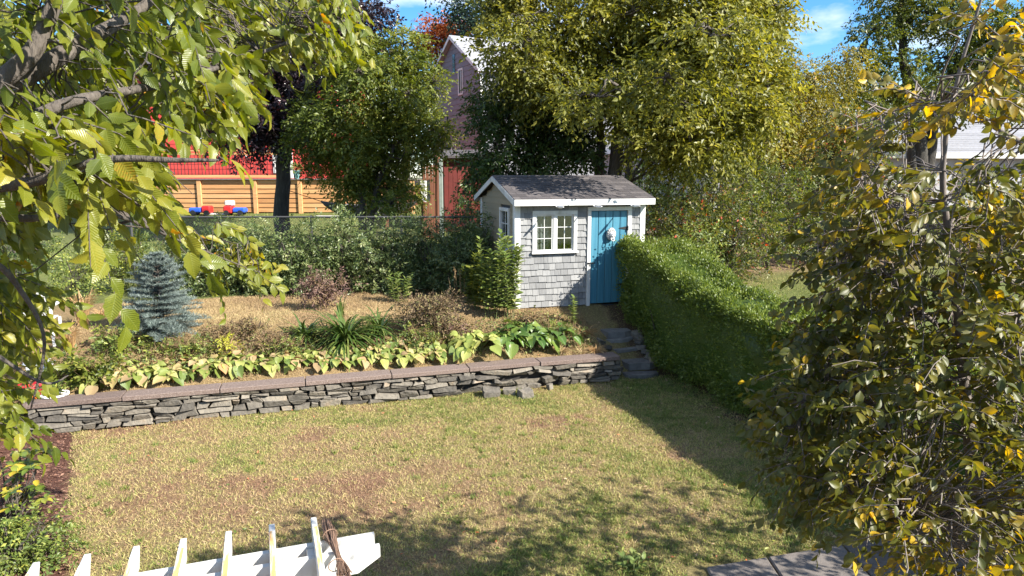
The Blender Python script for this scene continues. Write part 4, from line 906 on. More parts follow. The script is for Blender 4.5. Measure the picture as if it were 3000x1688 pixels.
# ------------------------------------------------------------------ grey house
def house(name, label, corner_px, d, yaw, wf, ws, h_e, h_r, mat, roofmat, board, z0=None, ov=.35, nside=True):
    """gable front (width wf along local +x), long side along local +y; ridge along y"""
    a, b_ = ray(corner_px, 520); p = np.array((a * d, d, gz1(a * d, d) if z0 is None else z0))
    t = thing(name, label, 'house', p, yaw)
    G().add([(0, 0, 0), (wf, 0, 0), (wf, ws, 0), (0, ws, 0), (0, 0, h_e), (wf, 0, h_e), (wf, ws, h_e), (0, ws, h_e), (wf / 2, 0, h_r - .05), (wf / 2, ws, h_r - .05)], [(0, 1, 5, 8, 4), (1, 2, 6, 5), (2, 3, 7, 9, 6), (3, 0, 4, 7)]).obj('wall', M[mat], t)
    return t
def add_roof(t, wf, ws, h_e, h_r, ov, mat, trim, rows=0):
    sl = (h_r - h_e) / (wf / 2); e = h_e - sl * ov
    for s in (0, 1):
        X = lambda x: x if s == 0 else wf - x
        V = [(X(-ov), -ov, e), (X(wf / 2), -ov, h_r), (X(wf / 2), ws + ov, h_r), (X(-ov), ws + ov, e)]; V += [(a, b_, c + .1) for a, b_, c in V]
        F = [(0, 1, 2, 3), (4, 7, 6, 5), (0, 4, 5, 1), (1, 5, 6, 2), (2, 6, 7, 3), (3, 7, 4, 0)]
        r_ = G().add(V, F if s == 0 else [f[::-1] for f in F]).obj('roof', M[mat], t)
        if rows:
            for k in range(rows):
                f0, f1 = k / rows, (k + 1.1) / rows; f1 = min(f1, 1)
                q = lambda f, h: (X(-ov + (wf / 2 + ov) * f), e + (h_r - e) * f + .1 + h)
                a, b_ = q(f0, .035), q(f1, .006); a0, b0_ = q(f0, .002), q(f1, .002)
                V = [(a0[0], -ov, a0[1]), (b0_[0], -ov, b0_[1]), (b0_[0], ws + ov, b0_[1]), (a0[0], ws + ov, a0[1]), (a[0], -ov, a[1]), (b_[0], -ov, b_[1]), (b_[0], ws + ov, b_[1]), (a[0], ws + ov, a[1])]
                G().add(V, F if s == 0 else [f[::-1] for f in F]).obj('shingle_course', M[mat], r_)
        for yy in (-ov - .03, ws + ov + .0):
            V = [(X(-ov), yy, e - .12), (X(wf / 2), yy, h_r - .12), (X(wf / 2), yy + .03, h_r - .12), (X(-ov), yy + .03, e - .12), (X(-ov), yy, e + .1), (X(wf / 2), yy, h_r + .1), (X(wf / 2), yy + .03, h_r + .1), (X(-ov), yy + .03, e + .1)]
            G().add(V, BOXF if s == 0 else [f[::-1] for f in BOXF]).obj('rake_board', M[trim], t)
# gable face recedes to the left: local +x runs from far-left end to near-right corner
ang = R(28); gd = np.array((math.sin(ang), -math.cos(ang)))      # from far end to near corner
near = np.array((ray(1412, 520)[0] * 40, 40)); wf = 7.6; farp = near - gd * wf
gh = thing('grey_house', 'tall grey sided gable house with pale roof seen through trees', 'house', (farp[0], farp[1], 2.2), math.atan2(gd[1], gd[0]))
he_, hr_ = P(1405, 205, 40.5)[2] - 2.2, P(1312, 108, 43.2)[2] - 2.2; ws = 11.
G().add([(0, 0, 0), (wf, 0, 0), (wf, ws, 0), (0, ws, 0), (0, 0, he_), (wf, 0, he_), (wf, ws, he_), (0, ws, he_), (wf / 2, 0, hr_ - .05), (wf / 2, ws, hr_ - .05)], [(0, 1, 5, 8, 4), (1, 2, 6, 5), (2, 3, 7, 9, 6), (3, 0, 4, 7)]).obj('wall', M['grey'], gh)
add_roof(gh, wf, ws, he_, hr_, .3, 'wroof', 'white', 14)
gw = [(4.45, 5.15, 6.2 , 7.75), (3.3, 3.95, 2.2, 3.5)]
k = 0; z = 0
while z < hr_ - .2:
    a, b_ = 0, wf
    zt2 = z + .30
    if zt2 > he_: f = (zt2 - he_) / (hr_ - he_); a, b_ = wf / 2 * f, wf - wf / 2 * f
    if b_ - a > .3:
        spans = [(a, b_)]
        for (c0_, c1_, c2_, c3_) in gw:
            if zt2 > c2_ and z < c3_: spans = [q for s0, s1 in spans for q in (((s0, c0_), (c1_, s1)) if s0 < c0_ and s1 > c1_ else ((s0, s1),))]
        for s0, s1 in spans: G().add([(s0, -.035, z), (s1, -.035, z), (s1, -.002, z), (s0, -.002, z), (s0, -.012, z + .305), (s1, -.012, z + .305), (s1, -.002, z + .305), (s0, -.002, z + .305)], BOXF).obj('clapboard', M['grey'], gh)
    z += .30
for (a, b_, c, d_) in gw:
    o = G().box(a, b_, -.03, -.004, c, d_).obj('window', M['pane'], gh)
    for q in ((a, a + .11, c + .11, d_ - .11), (b_ - .11, b_, c + .11, d_ - .11), (a, b_, c, c + .109), (a, b_, d_ - .109, d_), ((a + b_) / 2 + .02, (a + b_) / 2 + .07, c + .11, d_ - .11)): G().box(q[0], q[1], -.07, -.032, q[2], q[3]).obj('frame', M['white'], o)
G().box(wf / 2 - .18, wf / 2 + .18, -.06, -.037, hr_ - 2.1, hr_ - 1.0).obj('gable_vent', M['pane'], gh)
G().box(2.7, 2.78, -.09, -.04, 0, 5.2).obj('conduit', M['pane'], gh)
G().box(wf - .02, wf + .06, -.08, .06, 0, he_ - .15).obj('corner_board', M['white'], gh)
# white garage behind the shed with steps and railing
ga0 = P(1862, 470, 27); gy = R(12)
ga = thing('white_garage', 'small white garage with pale roof behind the shed', 'garage', (ga0[0], 27, gz1(ga0[0], 27)), gy); gw_, gd_, ge_, gr_ = 3.6, 5., P(1862, 446, 27)[2] - gz1(ga0[0], 27), P(1950, 404, 29)[2] - gz1(ga0[0], 27)
G().add([(0, 0, 0), (gw_, 0, 0), (gw_, gd_, 0), (0, gd_, 0), (0, 0, ge_), (gw_, 0, ge_), (gw_, gd_, ge_), (0, gd_, ge_)], BOXF).obj('wall', M['wsiding'], ga)
for k in range(int(ge_ / .16)): G().add([(0, -.03, k * .16), (gw_, -.03, k * .16), (gw_, -.002, k * .16), (0, -.002, k * .16), (0, -.012, k * .16 + .16), (gw_, -.012, k * .16 + .16), (gw_, -.002, k * .16 + .16), (0, -.002, k * .16 + .16)], BOXF).obj('clapboard', M['wsiding'], ga)
V = [(-.3, -.35, ge_), (gw_ + .3, -.35, ge_), (gw_ - .9, gd_ / 2, gr_), (.9, gd_ / 2, gr_), (gw_ + .3, gd_ + .35, ge_), (-.3, gd_ + .35, ge_)]
rf = G().add(V, [(0, 1, 2, 3), (1, 4, 2), (4, 5, 3, 2), (5, 0, 3), (0, 5, 4, 1)]).obj('roof', M['wroof'], ga)
for k in range(10):
    f0, f1 = k / 10, (k + 1) / 10
    q = lambda f, x0: ((-.3 + 1.2 * f) if x0 == 0 else (gw_ + .3 - 1.2 * f), -.35 + (gd_ / 2 + .35) * f, ge_ + (gr_ - ge_) * f)
    a, b_, c, d_ = q(f0, 0), q(f0, 1), q(f1, 1), q(f1, 0); V = [(p_[0], p_[1], p_[2] + .004) for p_ in (a, b_, c, d_)] + [(p_[0], p_[1], p_[2] + h_) for p_, h_ in ((a, .04), (b_, .04), (c, .012), (d_, .012))]
    G().add(V, BOXF).obj('shingle_course', M['wroof'], rf)
rl = thing('stair_railing', 'black metal picket stair railing before the white garage', 'railing', P(1850, 500, 24)); 
r0, r1 = P(1838, 458, 24) - P(1850, 500, 24), P(1925, 500, 24) - P(1850, 500, 24); hh = .75
G().tube([r0, r1], .022, 6).obj('rail', M['iron'], rl); G().tube([r0 - (0, 0, hh), r1 - (0, 0, hh)], .022, 6).obj('rail', M['iron'], rl)
for k in range(13): q = r0 + (r1 - r0) * k / 12; G().tube([q - (0, 0, hh + (1.2 if k in (0, 12) else .0)), q], .011, 5).obj('picket', M['iron'], rl)
# white house on the right
wh0 = P(2540, 480, 33); wl = 13.; zb = gz1(wh0[0], 33); weave = P(2600, 452, 33)[2] - zb; wr = P(2700, 330, 37)[2] - zb
wh = thing('white_house', 'long white house with pale shingled roof beyond the garden trees', 'house', (wh0[0], 33, zb), R(4))
G().add([(0, 0, 0), (wl, 0, 0), (wl, 8, 0), (0, 8, 0), (0, 0, weave), (wl, 0, weave), (wl, 8, weave), (0, 8, weave), (0, 4, wr), (wl, 4, wr)], [(0, 1, 5, 4), (1, 2, 6, 9, 5), (2, 3, 7, 6), (3, 0, 4, 8, 7)]).obj('wall', M['wsiding'], wh)
nrw = 22
for s in (0, 1):
    yq = lambda f: (-.5 + 4.5 * f) if s == 0 else (8.5 - 4.5 * f)
    zq = lambda f: weave - .06 + (wr + .1 - weave) * f
    F = BOXF if s == 0 else [f[::-1] for f in BOXF]
    r_ = G().add([(-.6, yq(0), zq(0)), (wl, yq(0), zq(0)), (wl, yq(1), zq(1)), (-.6, yq(1), zq(1)), (-.6, yq(0), zq(0) + .1), (wl, yq(0), zq(0) + .1), (wl, yq(1), zq(1) + .1), (-.6, yq(1), zq(1) + .1)], F).obj('roof', M['wroof'], wh)
    if s == 0:
        for k in range(nrw):
            f0, f1 = k / nrw, (k + 1) / nrw; G().add([(-.6, yq(f0), zq(f0) + .102), (wl, yq(f0), zq(f0) + .102), (wl, yq(f1), zq(f1) + .102), (-.6, yq(f1), zq(f1) + .102), (-.6, yq(f0), zq(f0) + .16), (wl, yq(f0), zq(f0) + .16), (wl, yq(f1), zq(f1) + .108), (-.6, yq(f1), zq(f1) + .108)], F).obj('shingle_course', M['wroof'], r_)
G().box(-.6, wl, -.56, -.505, weave - .2, weave + .06).obj('gutter', M['white'], wh)
for (a, b_, c, d_) in ((1.75, 3.3, weave - 1.6, weave - .9), (4.5, 6., weave - 1.6, weave - .5), (8, 9.4, weave - 1.6, weave - .5)):
    o = G().box(a, b_, -.03, -.002, c, d_).obj('window', M['pane'], wh)
    for q in ((a - .1, a, c, d_), (b_, b_ + .1, c, d_), (a - .1, b_ + .1, d_, d_ + .1), (a - .1, b_ + .1, c - .1, c)): G().box(q[0], q[1], -.06, -.002, q[2], q[3]).obj('frame', M['white'], o)
# ------------------------------------------------------------------ clipped hedge
def hedge_ring(v, k=40, inset=0.):
    """cross-section ring at yard coordinate v (u across); returns world points, normals"""
    g0 = gz1(*xy_of(2.9, v)); top = np.interp(v, [-8, -2.6, -1.2, -.5, .3, .9, 2.0], [1.5, 1.58, 1.66, 1.78, 1.98, 2.17, 2.3])
    u0, u1 = 2.80 + inset, 4.08 - inset; a = np.linspace(0, 1, k); pts = []; nr_ = []
    zb_, zt_ = g0 + .05, top - inset; cu, cz = (u0 + u1) / 2, (zb_ + zt_) / 2; hu, hz_ = (u1 - u0) / 2, (zt_ - zb_) / 2
    th = np.pi * (1.28 - 1.56 * a)           # over the top, left foot to right foot
    e = .34; cx, sx_ = np.cos(th), np.sin(th)
    pu = cu + hu * np.sign(cx) * np.abs(cx) ** e; pz = cz + hz_ * np.sign(sx_) * np.abs(sx_) ** e
    n = nrm(np.stack([np.sign(cx) * np.abs(cx) ** (2 - e) / hu, np.sign(sx_) * np.abs(sx_) ** (2 - e) / hz_], -1))
    return pu, pz, n
hd = yard('clipped_hedge', 'clipped green privet hedge running from shed towards the path', 'hedge', 3.4, 0)
vs = np.concatenate([np.linspace(-7.6, 1.75, 60), 1.75 + .33 * np.sin(np.linspace(.15, 1.5, 6))]); K = 40
rings = []; norms = []
for i, v in enumerate(vs):
    pu, pz, n = hedge_ring(v); sc_ = 1.0 if v <= 1.75 else math.sqrt(max(.02, 1 - ((v - 1.75) / .345) ** 2)); pu = 3.44 + (pu - 3.44) * (.8 + .2 * sc_)
    zlo = pz.min(); pz = zlo + (pz - zlo) * (.9 + .1 * sc_)
    rings.append(np.stack([pu, np.full(K, v), pz], -1)); tilt = 0 if v <= 1.75 else 1.2 * (v - 1.75) / .33; norms.append(np.stack([n[:, 0], np.full(K, tilt), n[:, 1]], -1))
rings = np.array(rings); norms = nrm(np.array(norms))
lumpf = lambda p: .13 * (vnoise(p[..., 0] * 1.1 + p[..., 2] * 2.1, p[..., 1] + p[..., 2] * .7, .38, 21) - .5) * 2 + .05 * (vnoise(p[..., 0] + 3 * p[..., 2], p[..., 1] * 1.3, .15, 22) - .5) * 2
rings_w = rings + norms * lumpf(rings)[..., None]
def yard_local(p): return np.stack([p[..., 0] - 3.4, p[..., 1], p[..., 2]], -1)
nv = len(vs); idx = np.arange(nv * K).reshape(nv, K); F = np.stack([idx[:-1, :-1], idx[:-1, 1:], idx[1:, 1:], idx[1:, :-1]], -1).reshape(-1, 4)
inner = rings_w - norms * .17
ob('inner_light_block', mk_mesh('inner_light_block', yard_local(inner).reshape(-1, 3), [F], {'rnd': np.full(nv * K, .1)}, True), M['privet'], hd)  # added solid hull behind the leaves, in dark leaf tone, to block light
m = 120000
ii = rng.integers(0, nv - 1, m); kk = rng.integers(0, K - 1, m); a = rng.random((m, 1)); b_ = rng.random((m, 1))
wt = np.array([abs(vs[i + 1] - vs[i]) for i in range(nv - 1)]); ii = rng.choice(nv - 1, m, p=wt / wt.sum())
bil = lambda A: (A[ii, kk] * (1 - a) + A[ii + 1, kk] * a) * (1 - b_) + (A[ii, kk + 1] * (1 - a) + A[ii + 1, kk + 1] * a) * b_
p = bil(rings_w); n = nrm(bil(norms)); dep = rng.random((m, 1)) ** 1.5 * .17; p = p - n * dep + rng.normal(0, .012, (m, 3))
stray = rng.random(m) < .06; p[stray] += n[stray] * rng.uniform(.02, .16, (stray.sum(), 1))
t = n * .9 + rng.normal(0, .7, (m, 3)) + (0, 0, .25)
sunny = .42 + .25 * (vnoise(p[:, 0], p[:, 1] + p[:, 2], .5, 23) - .5) + rng.normal(0, .2, m) + .12 * np.clip(n[:, 2], 0, 1)  # leaf tone; upward-facing leaves painted lighter, as if sunlit
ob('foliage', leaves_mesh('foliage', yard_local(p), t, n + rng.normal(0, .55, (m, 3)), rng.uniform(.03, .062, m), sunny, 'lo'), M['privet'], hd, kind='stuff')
g = G()
for v in np.arange(-7, 1.8, .35):
    for q in range(2):
        u0 = random.uniform(-.35, .35); z0 = gz1(*xy_of(3.4 + u0, v)); g.tube(curve((u0, v, z0 - .05), (u0 + random.uniform(-.3, .3), v + random.uniform(-.2, .2), z0 + .8), 0, 5, .02), [.018, .008], 5)
g.obj('stems', M['bark'], hd, kind='stuff')

# ------------------------------------------------------------------ shrubs
def shrub(name, label, base, rx, ry, h, mat, n, size, group=None, tm='lo', cat='shrub', up=.35, droop=.15, per=9, tw=.28, upright=False, nclump=9, stem='bark', limb=.014):
    base = np.asarray(base, float); cl_ = []
    for k in range(nclump):
        a = random.uniform(0, 6.28); q = math.sqrt(random.random()) * .62; zz = random.uniform(.18, .82)
        s = random.uniform(.38, .6); cl_.append((base + (math.cos(a) * q * rx, math.sin(a) * q * ry, zz * h), (rx * s, ry * s, h * (.42 if upright else .24)), 1))
    tr = []
    for k in range(3):
        a = random.uniform(0, 6.28); tr.append((np.array([base - (0, 0, .05), base + (math.cos(a) * rx * .2, math.sin(a) * ry * .2, h * .45), base + (math.cos(a) * rx * .4, math.sin(a) * ry * .4, h * .8)]), [limb * 1.6, limb * .5]))
    return tree(name, label, cat, tr, cl_, mat, n, size, stem, per, tw, tm, group, up, droop, base, limb, 'foliage', .28, .2)
# row of leafy shrubs before the chain link fence
L1 = 'dense green leafy shrub in the row before the chain link fence'; GR = 'shrubs along the chain link fence'
for i, px in enumerate((520, 600, 680, 765, 850, 935, 1020, 1100, 1180, 1260, 1340, 1400)):
    p = gpt(px + random.uniform(-12, 12), 15.0 + random.uniform(-.25, .35)); top = P(px, 655 + random.uniform(-16, 18), p[1])[2]
    shrub('leafy_shrub', L1, p, .62, .6, top - p[2], 'fenceshrub', 4200, .075, GR, upright=True)
for i, (px, py, w_, h_, mt, lb) in enumerate(((235, 880, .75, 1.15, 'weed', 'loose yellow green shrub behind the tan ornamental grass'), (390, 800, .7, 1.0, 'mid', 'mid green shrub behind the blue spruce'), (90, 800, .9, 1.3, 'weed', 'yellow green shrub beyond the white garden chair'), (20, 700, 1.2, 1.9, 'darkgreen', 'dark shrub with broad leaves at the fence end'), (330, 760, .8, 1.3, 'mid', 'leafy shrub between the spruce and fence end'), (460, 760, .6, 1.1, 'yellowgreen', 'pale green shrub directly behind the spruce tip'))):
    p = PG(px, py) if py > 780 else gpt(px, 15.2); shrub('garden_shrub', lb, p, w_, w_ * .8, h_, mt, 2400, .065)
# privet-like sprawl right of the chain-link, by the outbuilding
for px, d, lb in ((1340, 17.2, 'bushy shrub against the red outbuilding'), (1395, 16.2, 'dark shrub filling the gap behind shed wall')):
    p = gpt(px, d); top = P(px, 600, d)[2]; shrub('leafy_shrub', lb, p, .8, .7, top - p[2], 'darkgreen', 2800, .08, upright=True)
# thicket right of the shed
th = [(1965, 16.0, 500, 1.2, 'mixed', 'mixed green and reddish bush at the shed corner'), (2060, 17.2, 455, 1.5, 'mid', 'tall green bush behind the hedge end'), (2150, 16.4, 530, 1.3, 'mixed', 'tangled red tinged bush behind the clipped hedge'),
      (2260, 17.8, 470, 1.6, 'mid', 'broad green bush over bare soil'), (2370, 18.6, 480, 1.6, 'mixed', 'autumn tinged bush beyond bare soil'), (2490, 19.2, 560, 1.6, 'darkgreen', 'dark green bush before the white house'), (2630, 19.8, 560, 1.7, 'mid', 'green bush below the white house window'), (2790, 20.2, 560, 1.8, 'oak', 'olive bush below the white house eave'), (2960, 20.5, 540, 1.8, 'mid', 'green bush at the far end of the white house'), (2010, 15.2, 660, .8, 'weed', 'low pale bush tucked behind the hedge end'),
      (1900, 19.5, 470, 1.5, 'darkgreen', 'dark bush between the shed and white garage'), (2120, 22.5, 440, 2.0, 'oak', 'olive bush behind the tall green bush'), (2330, 23, 450, 2.0, 'mid', 'green bush under the feathery tree'), (2560, 23.5, 480, 2.0, 'mixed', 'autumn bush beside the white house corner')]
for px, d, ty, r_, mt, lb in th:
    p = gpt(px, d); top = P(px, ty, d)[2]; shrub('wild_bush', lb, p, r_, r_ * .8, top - p[2], mt, 5200, .085, upright=False, nclump=16)

# ------------------------------------------------------------------ background trees
def in_poly(poly, n_):
    poly = np.array(poly, float); lo, hi = poly.min(0), poly.max(0); o_ = []
    while len(o_) < n_:
        q = rng.uniform(lo, hi, (n_ * 2, 2)); x, y = q[:, 0], q[:, 1]; ins = np.zeros(len(q), bool); j = len(poly) - 1
        for i in range(len(poly)):
            xi, yi = poly[i]; xj, yj = poly[j]; c = ((yi > y) != (yj > y)) & (x < (xj - xi) * (y - yi) / (yj - yi + 1e-9) + xi); ins ^= c; j = i
        o_ += list(q[ins])
    return np.array(o_[:n_])
def pclumps(poly, n_, d0, d1, r0, r1, w=1.):
    q = in_poly(poly, n_ * 6); keep = [q[0]]
    for p_ in q[1:]:
        if len(keep) < n_ and min(np.hypot(*(p_ - k_)) for k_ in keep) > r0 * .95: keep.append(p_)
    return [pc(a, b_, random.uniform(d0, d1), random.uniform(r0, r1), random.uniform(r0, r1) * .72, w=w * random.uniform(.75, 1.15)) for a, b_ in keep]
def trk(*pts): return np.array([P(*q) if len(q) == 3 else q for q in pts])
def gtr(px, d, *more):
    b0 = gpt(px, d) - (0, 0, .15); return np.array([b0] + [P(*q) for q in more])
tree('copper_beech', 'dark purple leaved tree whose trunk holds the hammock', 'tree', [(gtr(826, 22, (826, 600, 22), (832, 480, 22), (840, 330, 22.3), (830, 100, 22.6), (820, -200, 23)), [.29, .235, .215, .21, .17, .08])],
     [pc(900, 200, 21.5, 90, 100), pc(890, 350, 21.6, 70, 60), pc(760, 300, 21.4, 150, 90), pc(720, 410, 21.4, 110, 45, w=.8), pc(800, 170, 22.5, 150, 110), pc(690, 300, 22, 100, 90), pc(740, 380, 21.6, 110, 45), pc(900, 90, 23, 130, 90), pc(640, 160, 22, 120, 110), pc(820, 20, 23, 170, 90), pc(985, 40, 23, 110, 60), pc(890, 300, 22.6, 70, 60), pc(1060, 60, 23.5, 100, 50), pc(700, 40, 22, 130, 90), pc(1090, 130, 23.5, 55, 50, w=.6), pc(770, -120, 23, 250, 110)], 'purple', 76000, .135, 'barkdark', limb=.07)
tree('maple_tree', 'olive green tree with leafy crown between hammock and grey house', 'tree', [(gtr(1062, 20, (1060, 560, 20), (1070, 420, 20), (1080, 250, 20)), [.13, .1, .07, .04]), (gtr(1075, 20.1, (1100, 560, 20.1), (1150, 440, 20), (1165, 330, 20)), [.09, .06, .03])],
     pclumps([(900, 330), (960, 190), (1080, 120), (1230, 130), (1280, 260), (1270, 470), (1220, 560), (1150, 600), (1040, 590), (980, 540), (890, 500), (870, 420)], 46, 18.8, 21, 34, 60), 'mid', 52000, .115, shell=.1)
tree('elm_tree', 'big tree with ridged trunk and yellow green crown rising behind shed', 'tree', [(gtr(1795, 17.6, (1800, 520, 17.5), (1812, 400, 17.5), (1830, 300, 17.4), (1850, 150, 17.2), (1880, -150, 17)), [.24, .17, .15, .12, .06]), (gtr(1752, 17.8, (1757, 500, 17.8), (1760, 380, 17.8), (1735, 230, 17.8), (1690, 50, 17.6)), [.17, .12, .08, .04]), (gtr(1830, 17.4, (1850, 420, 17.3), (1930, 290, 17), (2050, 150, 16.8)), [.12, .08, .05, .03])],
     pclumps([(1430, 150), (1450, 60), (1400, -60), (2260, -60), (2270, 60), (2240, 160), (2290, 300), (2270, 440), (2060, 480), (1860, 470), (1850, 330), (1720, 300), (1640, 330), (1520, 260)], 90, 15.2, 17.6, 42, 80) + [pc(2300, 35, 17.2, 60, 22, w=.35), ((2.8, 12.9, 5.3), (1.0, .6, .3), .9), ((1.6, 13.3, 5.0), (.9, .5, .25), .9), ((3.6, 12.7, 6.0), (1.0, .6, .3), .8)], 'central', 80000, .125, limb=.06, tw=.5, shell=.15)
tree('dark_maple', 'dark green broadleaf tree crowding the shed roof from behind', 'tree', [(gtr(1560, 18.2, (1556, 480, 18.2), (1540, 330, 18.2)), [.13, .09, .04])],
     pclumps([(1400, 470), (1400, 330), (1440, 230), (1560, 260), (1700, 300), (1720, 470), (1690, 520), (1420, 540), (1380, 610), (1360, 580)], 30, 17, 18.6, 36, 62), 'darkgreen', 22000, .12)
tree('willow_tree', 'soft yellow green feathery tree beside the big elm', 'tree', [(gtr(2330, 25, (2330, 450, 25), (2320, 330, 25)), [.2, .13, .05])],
     [pc(2270, 300, 24.5, 80, 60), pc(2350, 330, 24.5, 90, 70), pc(2250, 400, 24.5, 90, 80), pc(2380, 430, 24.5, 90, 60), pc(2300, 480, 24, 100, 50), pc(2190, 460, 24.5, 80, 60), pc(2450, 360, 25, 60, 60, w=.8), pc(2330, 230, 25, 70, 60), pc(2420, 250, 25.2, 70, 60), pc(2480, 180, 25.4, 50, 50, w=.8), pc(2270, 180, 25, 50, 50, w=.8)], 'yellowgreen', 30000, .11, tw=.5, droop=.7)
tree('vine_tangle', 'orange and green vine tangle climbing before the oak', 'vine', [(gtr(2470, 21.5, (2465, 400, 21.5), (2440, 300, 21.5)), [.06, .04, .015])],
     [pc(2480, 380, 21.3, 70, 50), pc(2430, 450, 21.2, 80, 50), pc(2540, 430, 21.3, 60, 50), pc(2480, 520, 21, 90, 50), pc(2400, 540, 21, 80, 50), pc(2570, 350, 21.5, 40, 40, w=.6)], 'mixed', 9000, .11)
tree('oak_tree', 'tall dark oak with sky showing between its limbs', 'tree', [(gtr(2700, 30, (2690, 400, 30), (2660, 250, 30), (2640, 80, 30), (2640, -80, 30)), [.4, .28, .2, .14, .05]), (gtr(2705, 30.1, (2740, 330, 30), (2800, 200, 30), (2860, 60, 30)), [.3, .2, .13, .06]), (gtr(2695, 30, (2650, 330, 30), (2570, 230, 30), (2520, 150, 30)), [.26, .16, .1, .05])],
     [pc(2560, 90, 29.5, 75, 35), pc(2640, 60, 30, 80, 45), pc(2740, 40, 30, 100, 45), pc(2850, 70, 30, 100, 60), pc(2530, 180, 29.5, 70, 35), pc(2640, 180, 29.5, 70, 35), pc(2760, 170, 30, 70, 40), pc(2870, 190, 30, 90, 50), pc(2580, 280, 29.5, 90, 40), pc(2700, 270, 29.5, 90, 40), pc(2820, 290, 29.5, 100, 45), pc(2960, 120, 30, 100, 90), pc(2960, 280, 30, 80, 60), pc(2600, 350, 29, 90, 35), pc(2480, 260, 29.5, 50, 40, w=.7), pc(2680, -30, 30, 160, 50)], 'oak', 34000, .16, 'barkdark', limb=.07, shell=.15)
far = [('pine_tree', 'tall dark evergreen rising behind grey house roof', 1440, 52, [pc(1440, 40, 52, 120, 60), pc(1400, -20, 52, 130, 60), pc(1370, 60, 52, 60, 30), pc(1500, 120, 52, 60, 50), pc(1560, 180, 52, 90, 80)], 'conifer', 8000, .3),
       ('orange_maple', 'bright orange autumn maple behind grey house gable', 1290, 56, [pc(1330, 90, 56, 45, 30), pc(1270, 95, 56, 50, 30), pc(1300, 140, 56, 70, 40), pc(1340, 120, 56, 40, 30)], 'orange', 5000, .28),
       ('far_tree', 'yellow green tree left of the grey house', 1190, 58, [pc(1230, 190, 57, 60, 70), pc(1170, 260, 57, 90, 80), pc(1080, 330, 57, 120, 100), pc(1230, 330, 57, 60, 120)], 'yellowgreen', 7000, .32),
       ('far_tree', 'olive tree behind the red house roof', 700, 60, [pc(700, 200, 60, 260, 130), pc(450, 200, 60, 260, 160), pc(900, 260, 60, 160, 120), pc(150, 250, 60, 260, 180)], 'oak', 12000, .4),
       ('far_tree', 'dark woodland tree far behind the shed', 1700, 50, [pc(1560, 330, 50, 140, 110), pc(1760, 300, 50, 160, 120), pc(1960, 320, 50, 160, 130), pc(1650, 460, 50, 200, 60), pc(2000, 150, 50, 140, 70)], 'darkgreen', 11000, .34),
       ('far_tree', 'broad green tree behind the willow', 2200, 48, [pc(2160, 330, 48, 120, 120), pc(2300, 300, 48, 120, 60), pc(2450, 330, 48, 120, 80), pc(2150, 460, 48, 160, 80)], 'oak', 9000, .32),
       ('far_tree', 'wide green tree beyond the white house roof', 2800, 55, [pc(2620, 300, 55, 140, 70), pc(2820, 280, 55, 160, 80), pc(3000, 240, 55, 140, 110)], 'mid', 9000, .36)]
for nm, lb, px, d, cl_, mt, n_, sz in far:
    tree(nm, lb, 'tree', [(gtr(px, d, (px, 420, d), (px, 250, d)), [.4, .3, .12])], cl_, mt, n_, sz, 'barkdark', 8, 1.1, limb=.12)

# ------------------------------------------------------------------ blue spruce
sb = PG(478, 985); spt = P(470, 742, sb[1])[2] - sb[2]
sp = thing('blue_spruce', 'young blue spruce with layered silvery branches on terrace', 'spruce', sb)
G().tube([(0, 0, -.05), (0, 0, spt * .95)], [.035, .008], 7).obj('trunk', M['bark'], sp)
PP = []; TT = []; g = G()
nl = 15
for i in range(nl):
    f = i / (nl - 1); z = .10 + (spt - .16) * f; rad = (.66 * (1 - f) ** .75 + .06) * random.uniform(.85, 1.1); nbr = max(5, int(16 * (1 - f * .6)))
    for k in range(nbr):
        a = random.uniform(0, 6.28); L_ = rad * random.uniform(.75, 1.1); d0 = np.array((math.cos(a), math.sin(a), .12 + .5 * f)); pts = np.array([d0 * L_ * t for t in np.linspace(0, 1, 5)]); pts[:, 2] -= .16 * L_ * np.linspace(0, 1, 5) ** 2 * (1 - f); pts += (0, 0, z)
        g.tube(pts, [.009, .003], 4)
        for (q, sl_) in [(t_, (1 - t_) * .38 * L_ + .05) for t_ in np.linspace(.25, 1, 9)]:
            c = np.array([np.interp(q, np.linspace(0, 1, 5), pts[:, j]) for j in range(3)])
            for sgn in (-1, 1):
                sd = np.array((-math.sin(a) * sgn, math.cos(a) * sgn, .06)) * .75 + d0 * .6
                nn_ = max(14, int(190 * sl_)); s_ = rng.random((nn_, 1)); PP.append(c + sd * sl_ * s_); TT.append(sd * .6 + rng.normal(0, .55, (nn_, 3)) + (0, 0, .3))
g.obj('branches', M['bark'], sp, kind='stuff'); PP = np.concatenate(PP); TT = np.concatenate(TT); m = len(PP)
ob('needles', leaves_mesh('needles', PP, TT, rng.normal(0, 1, (m, 3)), rng.uniform(.035, .07, m), rng.normal(.5, .25, m), 'needle'), M['needle'], sp, kind='stuff')
# ------------------------------------------------------------------ individually built leaf helper
def leaf_variants(key, tm, mat, k=8, lo=.05, hi=.95):
    out = []
    V, F, U = TP[tm]
    for i in range(k):
        r_ = lo + (hi - lo) * i / (k - 1); W = V.copy(); c = random.uniform(-.2, .25); W[:, 2] -= c * W[:, 1] ** 2; W[:, 2] += .05 * np.sin(W[:, 1] * 9 + i) * np.abs(W[:, 0]) * 2
        me = mk_mesh('leaf', W, [F], {'rnd': np.full(len(V), r_), 'luv': U}, True); me.materials.append(M[mat]); out.append(me)
    return out
def place_leaf(me, parent, pos, t, n, size):
    o = bpy.data.objects.new('leaf', me); col.objects.link(o); o.parent = parent
    t, b_, n = frames(np.asarray(t, float)[None], np.asarray(n, float)[None]); m_ = np.eye(4); m_[:3, 0] = b_[0] * size; m_[:3, 1] = t[0] * size; m_[:3, 2] = n[0] * size; m_[:3, 3] = pos
    o.matrix_local = Matrix(m_.tolist()); return o
